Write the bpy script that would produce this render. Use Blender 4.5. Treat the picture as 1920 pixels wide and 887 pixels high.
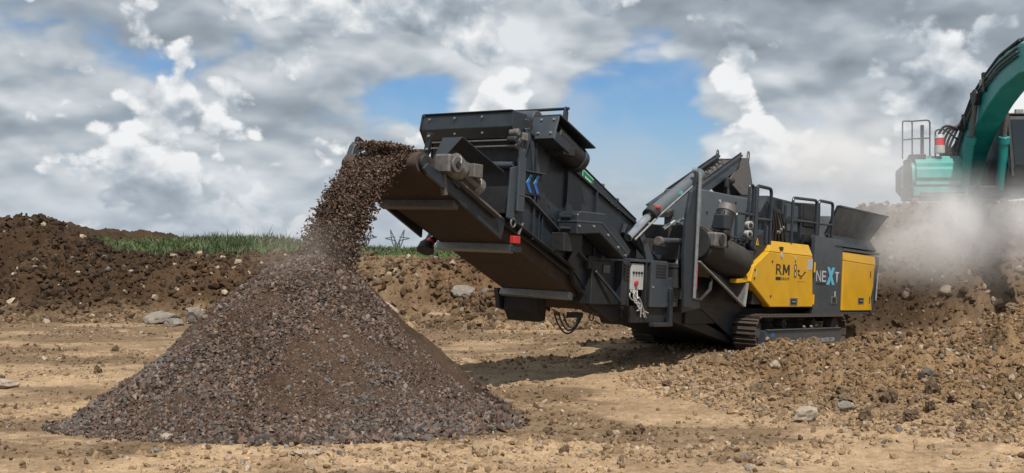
import bpy, bmesh, math, random
import numpy as np
from mathutils import Vector, Matrix

for o in list(bpy.data.objects):
    bpy.data.objects.remove(o, do_unlink=True)
S = bpy.context.scene
COL = S.collection
R_ = math.radians

# ------------------------------------------------------------------ camera
CAM_H = 2.2
cd = bpy.data.cameras.new('camera'); cam = bpy.data.objects.new('camera', cd); COL.objects.link(cam)
cam.location = (0, 0, CAM_H); cam.rotation_euler = (R_(90), 0, 0)
cd.sensor_width = 36.0; cd.lens = 38.44; cd.clip_start = 0.1; cd.clip_end = 9000
S.camera = cam

# ------------------------------------------------------------------ light, sky, exposure
SUN_EL, SUN_AZ = 57.0, 168.0            # azimuth clockwise from +Y
sd = bpy.data.lights.new('sun', 'SUN'); sun = bpy.data.objects.new('sun', sd); COL.objects.link(sun)
sd.energy = 5.0; sd.angle = R_(0.6); sd.color = (1.0, 0.955, 0.89)
sv = Vector((math.sin(R_(SUN_AZ))*math.cos(R_(SUN_EL)), math.cos(R_(SUN_AZ))*math.cos(R_(SUN_EL)), math.sin(R_(SUN_EL))))
sun.rotation_euler = sv.to_track_quat('Z', 'Y').to_euler()
S.view_settings.view_transform = 'Standard'; S.view_settings.look = 'None'
S.view_settings.exposure = 0.0; S.view_settings.gamma = 1.0; S.view_settings.use_curve_mapping = False
S.cycles.use_denoising = True
S.cycles.max_bounces = 8; S.cycles.diffuse_bounces = 3; S.cycles.glossy_bounces = 3
S.cycles.transparent_max_bounces = 12; S.cycles.volume_bounces = 4
S.cycles.sample_clamp_indirect = 6.0
S.cycles.volume_max_steps = 128

class NT:
    """tiny helper for node trees"""
    def __init__(s, tree): s.t = tree; s.n = tree.nodes; s.l = tree.links
    def new(s, kind, **kw):
        nd = s.n.new(kind)
        for k, v in kw.items(): setattr(nd, k, v)
        return nd
    def put(s, sock, v):
        if isinstance(v, bpy.types.NodeSocket): s.l.new(v, sock)
        else: sock.default_value = v
    def math(s, op, a, b=0.0, c=None, clamp=False):
        nd = s.new('ShaderNodeMath', operation=op, use_clamp=clamp)
        s.put(nd.inputs[0], a); s.put(nd.inputs[1], b)
        if c is not None: s.put(nd.inputs[2], c)
        return nd.outputs[0]
    def vmath(s, op, a, b=(0, 0, 0)):
        nd = s.new('ShaderNodeVectorMath', operation=op)
        s.put(nd.inputs[0], a)
        if op == 'SCALE': s.put(nd.inputs[3], b)
        else: s.put(nd.inputs[1], b)
        return nd.outputs['Value'] if op in ('DOT_PRODUCT', 'LENGTH', 'DISTANCE') else nd.outputs[0]
    def noise(s, vec, scale, detail=4, rough=0.5, dist=0.0, lac=2.0):
        nd = s.new('ShaderNodeTexNoise'); s.put(nd.inputs['Vector'], vec)
        nd.inputs['Scale'].default_value = scale; nd.inputs['Detail'].default_value = detail
        nd.inputs['Roughness'].default_value = rough; nd.inputs['Distortion'].default_value = dist
        nd.inputs['Lacunarity'].default_value = lac
        return nd.outputs['Fac']
    def smooth(s, v, a, b, lo=0.0, hi=1.0):
        nd = s.new('ShaderNodeMapRange', interpolation_type='SMOOTHSTEP', clamp=True)
        s.put(nd.inputs[0], v); nd.inputs[1].default_value = a; nd.inputs[2].default_value = b
        nd.inputs[3].default_value = lo; nd.inputs[4].default_value = hi
        return nd.outputs[0]
    def lin(s, v, a, b, lo=0.0, hi=1.0):
        nd = s.new('ShaderNodeMapRange', clamp=True)
        s.put(nd.inputs[0], v); nd.inputs[1].default_value = a; nd.inputs[2].default_value = b
        nd.inputs[3].default_value = lo; nd.inputs[4].default_value = hi
        return nd.outputs[0]
    def mix(s, f, a, b, mode='MIX'):
        nd = s.new('ShaderNodeMix', data_type='RGBA', blend_type=mode)
        s.put(nd.inputs[0], f)
        s.put(nd.inputs[6], a if isinstance(a, bpy.types.NodeSocket) else (*a[:3], 1))
        s.put(nd.inputs[7], b if isinstance(b, bpy.types.NodeSocket) else (*b[:3], 1))
        return nd.outputs[2]

W = bpy.data.worlds.new('World'); S.world = W; W.use_nodes = True
SKY_K = 0.115
W.cycles.sampling_method = 'MANUAL'; W.cycles.sample_map_resolution = 256
def build_world():
    t = NT(W.node_tree); t.n.clear()
    out = t.new('ShaderNodeOutputWorld'); bg = t.new('ShaderNodeBackground')
    sky = t.new('ShaderNodeTexSky', sky_type='NISHITA')
    sky.sun_disc = False; sky.sun_elevation = R_(SUN_EL); sky.sun_rotation = R_(SUN_AZ)
    sky.air_density = 1.0; sky.dust_density = 0.4; sky.ozone_density = 1.6; sky.altitude = 100
    bg.inputs['Strength'].default_value = SKY_K
    k = 1/SKY_K
    tc = t.new('ShaderNodeTexCoord'); d = t.vmath('NORMALIZE', tc.outputs['Generated'])
    sep = t.new('ShaderNodeSeparateXYZ'); t.l.new(d, sep.inputs[0])
    comb = t.new('ShaderNodeCombineXYZ')
    t.l.new(sep.outputs[0], comb.inputs[0]); t.l.new(sep.outputs[1], comb.inputs[1])
    # clouds lie flatter and closer together towards the horizon
    zz = t.math('MULTIPLY', t.math('POWER', t.math('MAXIMUM', t.math('ADD', sep.outputs[2], .05), 0.0), 0.86), 1.15)
    t.put(comb.inputs[2], zz); p = comb.outputs[0]
    def bump(x, y, rad, sx=1.0):        # smooth bump round one direction of the sky (degrees right of +Y / up)
        v = Vector((x, 1.0, y)).normalized()
        df = t.vmath('SUBTRACT', d, tuple(v)); df = t.vmath('MULTIPLY', df, (1/sx, 1.0, 1.0))
        return t.smooth(t.vmath('LENGTH', df), rad, 0.0)
    def total(lst):
        s = None
        for (x, y, r, sx, w) in lst:
            q = t.math('MULTIPLY', bump(x, y, r, sx), w); s = q if s is None else t.math('ADD', s, q)
        return s
    holes = [(.105, .135, .105, 1.0, -.38), (.125, .085, .09, 1.3, -.24), (.145, .155, .05, 1.2, -.12), (-.105, .142, .075, 2.0, -.38), (-.225, .188, .035, 1.8, -.20), (-.375, .200, .025, 1.2, -.12), (.295, .118, .045, 1.9, -.22), (.40, .06, .08, 1.2, -.07)]
    masses = [(-.005, .125, .085, .85, .34), (.265, .075, .075, 1.9, .15), (-.30, .08, .30, 1.3, .13), (.36, .19, .20, 1.6, .16), (-.03, .205, .12, 2.2, .15), (-.17, .175, .09, 1.5, .12), (.19, .165, .08, 1.2, .12), (.42, .10, .12, 1.2, .08)]
    off = t.math('ADD', total(holes), total(masses))
    def worley(v, sc):
        nd = t.new('ShaderNodeTexVoronoi', feature='F1', voronoi_dimensions='3D'); t.put(nd.inputs['Vector'], v)
        nd.inputs['Scale'].default_value = sc; nd.inputs['Detail'].default_value = 2.0; nd.inputs['Roughness'].default_value = .65
        return nd.outputs['Distance']
    wn = t.new('ShaderNodeTexNoise'); t.put(wn.inputs['Vector'], p); wn.inputs['Scale'].default_value = 14; wn.inputs['Detail'].default_value = 2
    pw = t.vmath('ADD', p, t.vmath('SCALE', t.vmath('SUBTRACT', wn.outputs['Color'], (.5, .5, .5)), .022))
    def shape(v, det):
        a = t.noise(v, 6.0, 2, .5, 0.0); b = t.noise(v, 21.0, det, .60, 0.0)
        s = t.math('ADD', t.math('MULTIPLY', a, .56), t.math('MULTIPLY', b, .40))
        if det < 3: return s
        w = worley(v, 15.0); s_noise.append(s)
        return t.math('ADD', s, t.math('MULTIPLY', t.math('SUBTRACT', .45, w), .30))
    s_noise = []
    base = shape(pw, 6); rough = s_noise[0]
    def shader(base, dn, kfine, kbig, shift, up, far, ext):
        v = t.math('ADD', t.math('MULTIPLY', t.math('SUBTRACT', base, up), kfine), t.math('MULTIPLY', t.math('SUBTRACT', rough, far), kbig))
        v = t.math('ADD', v, ext); return t.math('ADD', v, shift, clamp=True)
    def colours(fac, stops):
        ramp = t.new('ShaderNodeValToRGB'); t.l.new(fac, ramp.inputs[0]); e = ramp.color_ramp.elements
        e[0].position, e[1].position = stops[0][0], stops[-1][0]
        e[0].color = tuple(c*k for c in stops[0][1])+(1,); e[1].color = tuple(c*k for c in stops[-1][1])+(1,)
        for pos, c in stops[1:-1]: q = e.new(pos); q.color = tuple(x*k for x in c)+(1,)
        return ramp.outputs[0]
    shade = total([(.38, .245, .15, 2.2, -.46), (-.02, .228, .07, 3.2, -.22), (-.20, .10, .05, 2.4, -.08), (.0, .140, .11, 1.0, .30), (.265, .09, .10, 1.5, .26), (-.21, .185, .07, 1.6, .14), (.10, .055, .05, 1.6, .20), (-.21, .05, .07, 1.5, .12), (-.42, .09, .06, 1.2, .12)])
    # far, soft layer of cloud
    pb = t.vmath('ADD', t.vmath('MULTIPLY', pw, (1.0, 1.0, 1.7)), (3.1, 1.7, .4))
    b2 = t.math('ADD', t.math('ADD', t.math('MULTIPLY', t.noise(pb, 7.0, 4, .50), 1.15), -.035), t.math('MULTIPLY', t.math('SUBTRACT', .45, worley(pb, 13.0)), .16))
    pbu = t.vmath('ADD', pb, (0, 0, .03)); b2u = t.math('ADD', t.math('ADD', t.math('MULTIPLY', t.noise(pbu, 7.0, 2, .50), 1.15), -.035), t.math('MULTIPLY', t.math('SUBTRACT', .45, worley(pbu, 13.0)), .16))
    d2 = t.math('ADD', b2, off)
    cov2 = t.smooth(d2, .20, .40)
    lit2 = t.math('ADD', t.math('MULTIPLY', t.math('SUBTRACT', b2, b2u), 1.6), t.math('MULTIPLY', t.math('SUBTRACT', t.noise(p, 3.6, 3, .5), .5), 1.1))
    lit2 = t.math('ADD', lit2, t.math('MULTIPLY', shade, .8)); lit2 = t.math('ADD', lit2, .59, clamp=True)
    c2 = colours(lit2, [(0.0, (.20, .232, .268)), (.45, (.345, .40, .455)), (1.0, (.74, .775, .805))])
    # near heaps of cumulus with bright crowns and grey bases
    dn = t.math('ADD', t.math('ADD', base, t.math('MULTIPLY', off, .8)), -.005)
    up = shape(t.vmath('ADD', pw, (0, 0, .014)), 3); far = shape(t.vmath('ADD', pw, (0, 0, .055)), 1)
    cov = t.smooth(dn, .365, .440)
    ext = t.math('ADD', t.math('MULTIPLY', t.smooth(dn, .40, .66), -.20), shade)
    lit = shader(base, dn, 2.0, 2.0, .72, up, far, ext)
    c1 = colours(lit, [(0.0, (.17, .195, .225)), (.34, (.285, .335, .385)), (.58, (.425, .485, .545)), (.80, (.66, .695, .725)), (1.0, (.88, .89, .90))])
    blue = t.mix(1.0, sky.outputs[0], (.47, .655, .86), 'MULTIPLY')
    thin = t.math('MULTIPLY', t.smooth(t.noise(p, 9, 3, .6), .40, .72), .50)
    blue = t.mix(thin, blue, (.50*k, .56*k, .63*k))
    blue = t.mix(t.smooth(sep.outputs[2], .15, 0.0, 0.0, .62), blue, (.44*k, .52*k, .61*k))
    col = t.mix(cov2, blue, c2)
    col = t.mix(cov, col, c1)
    low = t.smooth(sep.outputs[2], .085, 0.0, 0.0, .55)
    col = t.mix(low, col, (.47*k, .53*k, .60*k))
    t.l.new(col, bg.inputs['Color']); t.l.new(bg.outputs[0], out.inputs[0])
build_world()

# ------------------------------------------------------------------ numpy noise and scatter helpers
RNG = np.random.default_rng(7)
def _hash(ix, iy, seed):
    h = (ix.astype(np.int64)*374761393 + iy.astype(np.int64)*668265263 + seed*1442695041) & 0xffffffff
    h = ((h ^ (h >> 13))*1274126177) & 0xffffffff
    return ((h ^ (h >> 16)) & 0xffff).astype(np.float32)/65535.0
def vnoise(x, y, seed=0):
    x = np.asarray(x, np.float64); y = np.asarray(y, np.float64)
    ix = np.floor(x); iy = np.floor(y); fx = (x-ix).astype(np.float32); fy = (y-iy).astype(np.float32)
    ux = fx*fx*fx*(fx*(fx*6-15)+10); uy = fy*fy*fy*(fy*(fy*6-15)+10)
    a = _hash(ix, iy, seed); b = _hash(ix+1, iy, seed); c = _hash(ix, iy+1, seed); d = _hash(ix+1, iy+1, seed)
    return (a+(b-a)*ux)*(1-uy) + (c+(d-c)*ux)*uy
def fbm(x, y, octs=4, seed=0, gain=0.5):
    v = 0.0; amp = 1.0; tot = 0.0
    for i in range(octs):
        c, s = math.cos(i*1.1), math.sin(i*1.1)
        v = v + amp*vnoise((x*c-y*s)*2**i + i*17.3, (x*s+y*c)*2**i + i*9.1, seed+i*31); tot += amp; amp *= gain
    return v/tot
def billow(x, y, octs=3, seed=0, gain=0.5):
    v = 0.0; amp = 1.0; tot = 0.0
    for i in range(octs):
        v = v + amp*(1-np.abs(2*vnoise(x*2**i+i*5.7, y*2**i+i*3.3, seed+i*13)-1)); tot += amp; amp *= gain
    return v/tot
def sm(a, b, x):
    t = np.clip((x-a)/(b-a), 0, 1); return t*t*(3-2*t)

def ico(level):
    bm = bmesh.new(); bmesh.ops.create_icosphere(bm, subdivisions=level, radius=1.0)
    v = np.array([q.co[:] for q in bm.verts], np.float32)
    f = np.array([[q.index for q in fc.verts] for fc in bm.faces], np.int32); bm.free()
    return v, f
ICO1, ICO2 = ico(1), ico(2)
# a small splinter of eight faces for the countless fine stones
CHIP = (np.array([(1, .1, 0), (-1, 0, .1), (0, 1, -.1), (.1, -1, 0), (0, .1, 1), (-.1, 0, -1)], np.float32),
        np.array([(0, 2, 4), (2, 1, 4), (1, 3, 4), (3, 0, 4), (2, 0, 5), (1, 2, 5), (3, 1, 5), (0, 3, 5)], np.int32))
def np_mesh(name, V, F, col=None, smooth=False):
    """mesh from numpy arrays: V (n,3), F (m,3 or 4)"""
    me = bpy.data.meshes.new(name); n = len(V); m = len(F); kx = F.shape[1]
    me.vertices.add(n); me.vertices.foreach_set('co', np.ascontiguousarray(V, np.float32).ravel())
    me.loops.add(m*kx); me.loops.foreach_set('vertex_index', np.ascontiguousarray(F, np.int32).ravel())
    me.polygons.add(m); me.polygons.foreach_set('loop_start', np.arange(0, m*kx, kx, dtype=np.int32))
    me.polygons.foreach_set('loop_total', np.full(m, kx, np.int32))
    me.polygons.foreach_set('use_smooth', np.full(m, smooth, bool))
    if col is not None:
        at = me.attributes.new('Col', 'FLOAT_COLOR', 'POINT')
        c4 = np.ones((n, 4), np.float32); c4[:, :3] = col; at.data.foreach_set('color', c4.ravel())
    me.update(calc_edges=True); me.validate()
    return me
def rand_rot(n, rng):
    q = rng.normal(size=(n, 4)); q /= np.linalg.norm(q, axis=1)[:, None]
    w, x, y, z = q.T
    return np.stack([np.stack([1-2*(y*y+z*z), 2*(x*y-z*w), 2*(x*z+y*w)], 1),
                     np.stack([2*(x*y+z*w), 1-2*(x*x+z*z), 2*(y*z-x*w)], 1),
                     np.stack([2*(x*z-y*w), 2*(y*z+x*w), 1-2*(x*x+y*y)], 1)], 1).astype(np.float32)
def rocks_np(P, size, col, rng, level=1, flat=0.62, jit=0.22):
    """many angular stones in one vertex array"""
    v0, f0 = CHIP if level == 0 else (ICO1 if level == 1 else ICO2)
    n = len(P); k = len(v0)
    V = np.repeat(v0[None], n, 0)*(1+rng.normal(0, jit, (n, k, 1)).astype(np.float32).clip(-.45, .5))
    if level == 0: V = V+rng.normal(0, .26, V.shape).astype(np.float32)
    sc = np.stack([rng.uniform(.75, 1.3, n), rng.uniform(.6, 1.0, n), rng.uniform(flat*.7, flat*1.3, n)], 1).astype(np.float32)
    V = V*sc[:, None, :]*np.asarray(size, np.float32)[:, None, None]
    V = np.einsum('nij,nkj->nki', rand_rot(n, rng), V) + np.asarray(P, np.float32)[:, None, :]
    F = (f0[None]+(np.arange(n)*k)[:, None, None]).reshape(-1, 3)
    C = np.repeat(np.asarray(col, np.float32)[:, None, :], k, 1).reshape(-1, 3)
    return V.reshape(-1, 3), F, C
def one_rock(name, rng, level=2, flat=.65, jit=.12):
    """one angular boulder of unit size, cut by a few planes so that it has facets"""
    v0, f0 = ico(3) if level == 3 else ICO2
    V = v0.copy()
    for _ in range(9):
        nrm = rng.normal(size=3); nrm /= np.linalg.norm(nrm); dd = rng.uniform(.55, .85)
        pr = V@nrm; over = np.clip(pr-dd, 0, None); V -= over[:, None]*nrm[None]*.92
    V *= (1+rng.normal(0, jit*.25, (len(V), 1)))
    V += .16*jit*np.sin(V[:, [1, 2, 0]]*6.3+rng.uniform(0, 6, (1, 3)))+.10*jit*np.sin(V[:, [2, 0, 1]]*13.0+rng.uniform(0, 6, (1, 3)))
    V *= np.array([1.15, .9, flat])[None]
    return np_mesh(name, V, f0, None, False)

# ------------------------------------------------------------------ materials
def mat_new(name):
    m = bpy.data.materials.new(name); m.use_nodes = True
    t = NT(m.node_tree); b = t.n['Principled BSDF']
    return m, t, b
def mat_plain(name, col, rough=.5, metal=0.0, var=.25, scale=9.0, dust=0.0, bump=0.0, dustcol=(.20, .165, .125), spec=.5):
    """paint / metal with mottling, and settled dust on faces that look up"""
    m, t, b = mat_new(name)
    tc = t.new('ShaderNodeTexCoord'); geo = t.new('ShaderNodeNewGeometry')
    n1 = t.noise(tc.outputs['Object'], scale, 5, .6, .3)
    lo = tuple(c*(1-var) for c in col); hi = tuple(min(1, c*(1+var)) for c in col)
    c = t.mix(t.lin(n1, .3, .7), lo, hi)
    if dust:
        sep = t.new('ShaderNodeSeparateXYZ'); t.l.new(geo.outputs['Normal'], sep.inputs[0])
        upw = t.lin(sep.outputs[2], -.25, 1.0, .10, 1.0)
        n2 = t.noise(tc.outputs['Object'], 3.1, 6, .68, .6)
        f = t.math('MULTIPLY', t.math('MULTIPLY', upw, t.smooth(n2, .36, .72)), dust, clamp=True)
        mp = t.new('ShaderNodeMapping'); mp.inputs['Scale'].default_value = (7.0, 7.0, 1.1); t.l.new(tc.outputs['Object'], mp.inputs[0])
        streak = t.math('MULTIPLY', t.smooth(t.noise(mp.outputs[0], 1.0, 4, .65), .50, .78), dust*.42)
        scuff = t.math('MULTIPLY', t.smooth(t.noise(tc.outputs['Object'], 17.0, 4, .7), .63, .74), dust*.5)
        f = t.math('MAXIMUM', f, t.math('MAXIMUM', streak, scuff))
        c = t.mix(f, c, dustcol)
        r = t.math('ADD', t.math('MULTIPLY', f, .4), t.lin(n1, .3, .7, rough-.07, rough+.1), clamp=True)
        t.l.new(r, b.inputs['Roughness'])
    else:
        t.l.new(t.lin(n1, .3, .7, max(.05, rough-.08), min(1, rough+.1)), b.inputs['Roughness'])
    t.l.new(c, b.inputs['Base Color']); b.inputs['Metallic'].default_value = metal
    b.inputs['Specular IOR Level'].default_value = spec
    if bump:
        bp = t.new('ShaderNodeBump'); bp.inputs['Strength'].default_value = bump; bp.inputs['Distance'].default_value = .01
        t.l.new(t.noise(tc.outputs['Object'], scale*6, 3), bp.inputs['Height']); t.l.new(bp.outputs[0], b.inputs['Normal'])
    return m
def mat_stone(name, objrandom=False):
    """stones coloured from their own colour attribute (or one colour per object) with speckle"""
    m, t, b = mat_new(name)
    tc = t.new('ShaderNodeTexCoord')
    if objrandom:
        oi = t.new('ShaderNodeObjectInfo'); cr = t.new('ShaderNodeValToRGB'); t.l.new(oi.outputs['Random'], cr.inputs[0])
        cr.color_ramp.interpolation = 'CONSTANT'
        e = cr.color_ramp.elements; cols = [(.095, .066, .051), (.14, .102, .082), (.088, .080, .076), (.17, .128, .108), (.118, .108, .104), (.19, .168, .15), (.062, .048, .040)]
        e[0].position = 0; e[0].color = (*cols[0], 1); e[1].position = 1/7; e[1].color = (*cols[1], 1)
        for i in range(2, 7): q = e.new(i/7); q.color = (*cols[i], 1)
        c = cr.outputs[0]; vec = tc.outputs['Object']
    else:
        at = t.new('ShaderNodeAttribute'); at.attribute_name = 'Col'; c = at.outputs['Color']; vec = tc.outputs['Object']
    n = t.noise(vec, 38, 4, .6)
    c2 = t.mix(1.0, c, t.mix(t.lin(n, .3, .7), (.7, .7, .7), (1.25, 1.25, 1.25)), 'MULTIPLY')
    t.l.new(c2, b.inputs['Base Color']); b.inputs['Roughness'].default_value = .92; b.inputs['Specular IOR Level'].default_value = .25
    return m
def mat_soil(name):
    """soil: its own colour from the mesh (sand / loam), with patches, grains and crumbs"""
    m, t, b = mat_new(name)
    tc = t.new('ShaderNodeTexCoord'); v = tc.outputs['Object']
    at = t.new('ShaderNodeAttribute'); at.attribute_name = 'Col'
    n1 = t.noise(v, 1.3, 5, .62, .4); n2 = t.noise(v, 11, 5, .65); n3 = t.noise(v, 60, 4, .7)
    f = t.mix(t.lin(n1, .3, .7), (.80, .78, .75), (1.16, 1.17, 1.18))
    f = t.mix(1.0, f, t.mix(t.lin(n2, .32, .68), (.74, .72, .68), (1.20, 1.21, 1.22)), 'MULTIPLY')
    f = t.mix(1.0, f, t.mix(t.lin(n3, .32, .68), (.72, .71, .70), (1.26, 1.26, 1.25)), 'MULTIPLY')
    t.l.new(t.mix(1.0, at.outputs['Color'], f, 'MULTIPLY'), b.inputs['Base Color'])
    b.inputs['Roughness'].default_value = .96; b.inputs['Specular IOR Level'].default_value = .15
    bp = t.new('ShaderNodeBump'); bp.inputs['Strength'].default_value = .8; bp.inputs['Distance'].default_value = .035
    h = t.math('ADD', t.math('MULTIPLY', n2, .7), t.math('MULTIPLY', n3, .35))
    t.l.new(h, bp.inputs['Height']); t.l.new(bp.outputs[0], b.inputs['Normal'])
    return m
M = {
 'grey': mat_plain('anthracite_paint', (.0145, .0210, .0285), .38, 0, .16, 4, .26, dustcol=(.13, .115, .10)),
 'greyl': mat_plain('slate_grey_paint', (.036, .047, .059), .42, 0, .10, 4, .24, dustcol=(.16, .145, .125)),
 'slate': mat_plain('pale_skylit_slate_paint', (.082, .098, .110), .45, 0, .08, 4, .22, dustcol=(.18, .165, .145)),  # pale paint of the barrel; on the return box, sky light put into the colour
 'dark': mat_plain('black_steel', (.009, .0105, .0125), .55, 0, .3, 6, .22),
 'yellow': mat_plain('yellow_paint', (.57, .31, .006), .38, 0, .07, 3, .30),
 'rubber': mat_plain('dusty_rubber', (.020, .018, .017), .8, 0, .3, 7, .35),
 'belt': mat_plain('soiled_belt_rubber', (.050, .033, .024), .9, 0, .3, 5, .4, .3),
 'galv': mat_plain('galvanised_steel', (.30, .31, .31), .5, .55, .2, 14, .4),
 'galvd': mat_plain('dusty_galvanised_steel', (.13, .12, .115), .6, .3, .25, 14, .4),
 'alu': mat_plain('cast_aluminium', (.20, .195, .185), .5, .5, .45, 16, .3),
 'chrome': mat_plain('polished_rod', (.62, .63, .64), .22, 1.0, .05, 5, .1),
 'white': mat_plain('white_enamel', (.40, .40, .39), .45, 0, .06, 5, .35),
 'red': mat_plain('red_paint', (.42, .025, .022), .45, 0, .1, 5, .1),
 'blue': mat_plain('blue_print', (.012, .10, .36), .4, 0, .06, 5, .0),
 'lblue': mat_plain('light_blue_print', (.09, .38, .52), .4, 0, .06, 5, .0),
 'black': mat_plain('black_print', (.012, .011, .010), .5, 0, .1, 5, .0),
 'silver': mat_plain('pale_print', (.42, .42, .43), .45, 0, .06, 5, .0),
 'green': mat_plain('green_sign', (.01, .16, .06), .45, 0, .06, 5, .0),
 'greenl': mat_plain('pale_green_print', (.30, .62, .45), .45, 0, .06, 5, .0),
 'teal': mat_plain('teal_paint', (.006, .215, .200), .38, 0, .10, 3, .20),
 'teall': mat_plain('faded_teal_paint', (.040, .29, .255), .45, 0, .16, 3, .30),
 'track': mat_plain('muddy_track_steel', (.055, .045, .038), .8, .2, .35, 9, 1.0, .5, (.135, .095, .062)),
 'cable': mat_plain('black_cable', (.014, .014, .015), .5, 0, .1, 5, .2),
 'wcable': mat_plain('pale_cable', (.40, .40, .38), .6, 0, .1, 5, .2),
 'steelpylon': mat_plain('weathered_lattice_steel', (.085, .10, .12), .7, 0, .1, 1, 0),
 'stone': mat_stone('crushed_stone'), 'stone_obj': mat_stone('crushed_stone_single', True),
 'soil': mat_soil('soil'),
}
def mat_glass():
    m, t, b = mat_new('tinted_glass')
    b.inputs['Base Color'].default_value = (.03, .04, .045, 1); b.inputs['Roughness'].default_value = .08
    b.inputs['Transmission Weight'].default_value = .35; b.inputs['IOR'].default_value = 1.45
    return m
M['glass'] = mat_glass()
def mat_beacon():
    m, t, b = mat_new('red_lens')
    b.inputs['Base Color'].default_value = (.55, .03, .03, 1); b.inputs['Roughness'].default_value = .15
    return m
M['lens'] = mat_beacon()
def mat_grass():
    m, t, b = mat_new('grass_blades')
    at = t.new('ShaderNodeAttribute'); at.attribute_name = 'Col'
    t.l.new(at.outputs['Color'], b.inputs['Base Color']); b.inputs['Roughness'].default_value = .7
    return m
M['grass'] = mat_grass()

# ------------------------------------------------------------------ objects and tags
def tag(o, label=None, cat=None, group=None, kind=None):
    for k, v in (('label', label), ('category', cat), ('group', group), ('kind', kind)):
        if v: o[k] = v
    return o
def link(name, me, mat=None, parent=None):
    o = bpy.data.objects.new(name, me); COL.objects.link(o)
    if mat is not None and me is not None and not me.materials: me.materials.append(M[mat] if isinstance(mat, str) else mat)
    if parent is not None: o.parent = parent
    return o
def empty(name, parent=None, matrix=None):
    o = bpy.data.objects.new(name, None); COL.objects.link(o); o.empty_display_size = .2
    if parent is not None: o.parent = parent
    if matrix is not None: o.matrix_world = matrix
    return o

class MB:
    """collects solid shapes and links them as one mesh object"""
    def __init__(s): s.v = []; s.f = []
    def add(s, vs, fs):
        b = len(s.v); s.v += [tuple(q) for q in vs]; s.f += [tuple(i+b for i in f) for f in fs]; return s
    def box(s, a, b):
        (x0, y0, z0), (x1, y1, z1) = a, b
        vs = [(x0, y0, z0), (x1, y0, z0), (x1, y1, z0), (x0, y1, z0), (x0, y0, z1), (x1, y0, z1), (x1, y1, z1), (x0, y1, z1)]
        return s.add(vs, [(0, 3, 2, 1), (4, 5, 6, 7), (0, 1, 5, 4), (1, 2, 6, 5), (2, 3, 7, 6), (3, 0, 4, 7)])
    def prism(s, poly, lo, hi, axis='y'):
        n = len(poly)
        def P(u, v, w): return (u, w, v) if axis == 'y' else ((w, u, v) if axis == 'x' else (u, v, w))
        vs = [P(u, v, lo) for u, v in poly]+[P(u, v, hi) for u, v in poly]
        fs = [tuple(range(n)), tuple(range(2*n-1, n-1, -1))]+[(i, i+n, (i+1) % n+n, (i+1) % n) for i in range(n)]
        return s.add(vs, fs)
    def bar(s, p, q, w, h, up=(0, 0, 1)):
        p = Vector(p); q = Vector(q); d = (q-p).normalized(); u = Vector(up)
        r = d.cross(u)
        if r.length < 1e-4: r = d.cross(Vector((0, 1, 0)))
        r.normalize(); u = r.cross(d); vs = []
        for c in (p, q):
            for a, b in ((-1, -1), (1, -1), (1, 1), (-1, 1)): vs.append(c+r*(a*w/2)+u*(b*h/2))
        return s.add(vs, [(0, 3, 2, 1), (4, 5, 6, 7), (0, 1, 5, 4), (1, 2, 6, 5), (2, 3, 7, 6), (3, 0, 4, 7)])
    def cyl(s, p, q, r, r2=None, n=18):
        r2 = r if r2 is None else r2
        p = Vector(p); q = Vector(q); d = (q-p).normalized()
        a = d.cross(Vector((0, 0, 1)))
        if a.length < 1e-3: a = d.cross(Vector((0, 1, 0)))
        a.normalize(); b = d.cross(a); vs = []
        for c, rr in ((p, r), (q, r2)):
            for i in range(n):
                t = 2*math.pi*i/n; vs.append(c+a*(rr*math.cos(t))+b*(rr*math.sin(t)))
        fs = [tuple(range(n-1, -1, -1)), tuple(range(n, 2*n))]+[(i, (i+1) % n, (i+1) % n+n, i+n) for i in range(n)]
        return s.add(vs, fs)
    def tube(s, pts, r, n=8, closed=False):
        pts = [Vector(q) for q in pts]; m = len(pts); vs = []; prev = None
        for i, c in enumerate(pts):
            if closed: d = (pts[(i+1) % m]-pts[i-1]).normalized()
            else: d = (pts[min(i+1, m-1)]-pts[max(i-1, 0)]).normalized()
            a = prev-d*prev.dot(d) if prev is not None else d.orthogonal()
            if a.length < 1e-5: a = d.orthogonal()
            a.normalize(); prev = a; b = d.cross(a)
            for k in range(n):
                t = 2*math.pi*k/n; vs.append(c+a*(r*math.cos(t))+b*(r*math.sin(t)))
        fs = []
        for i in range(m if closed else m-1):
            j = (i+1) % m
            for k in range(n): fs.append((i*n+k, i*n+(k+1) % n, j*n+(k+1) % n, j*n+k))
        if not closed: fs += [tuple(range(n-1, -1, -1)), tuple((m-1)*n+k for k in range(n))]
        return s.add(vs, fs)
    def mesh(s, name, bevel=0.0, smooth=False, seg=1):
        me = bpy.data.meshes.new(name); bm = bmesh.new()
        vv = [bm.verts.new(q) for q in s.v]
        for f in s.f:
            try: bm.faces.new([vv[i] for i in f])
            except ValueError: pass
        bmesh.ops.recalc_face_normals(bm, faces=bm.faces)
        if bevel:
            ed = [e for e in bm.edges if len(e.link_faces) == 2 and e.calc_face_angle(0) > .5]
            try: bmesh.ops.bevel(bm, geom=ed, offset=bevel, segments=seg, affect='EDGES', clamp_overlap=True)
            except Exception: pass
        bm.to_mesh(me); bm.free()
        if smooth:
            for pl in me.polygons: pl.use_smooth = True
            me.set_sharp_from_angle(angle=R_(35))
        return me
    def build(s, name, mat, parent=None, bevel=0.006, smooth=False, seg=1):
        return link(name, s.mesh(name, bevel, smooth, seg), mat, parent)
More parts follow.
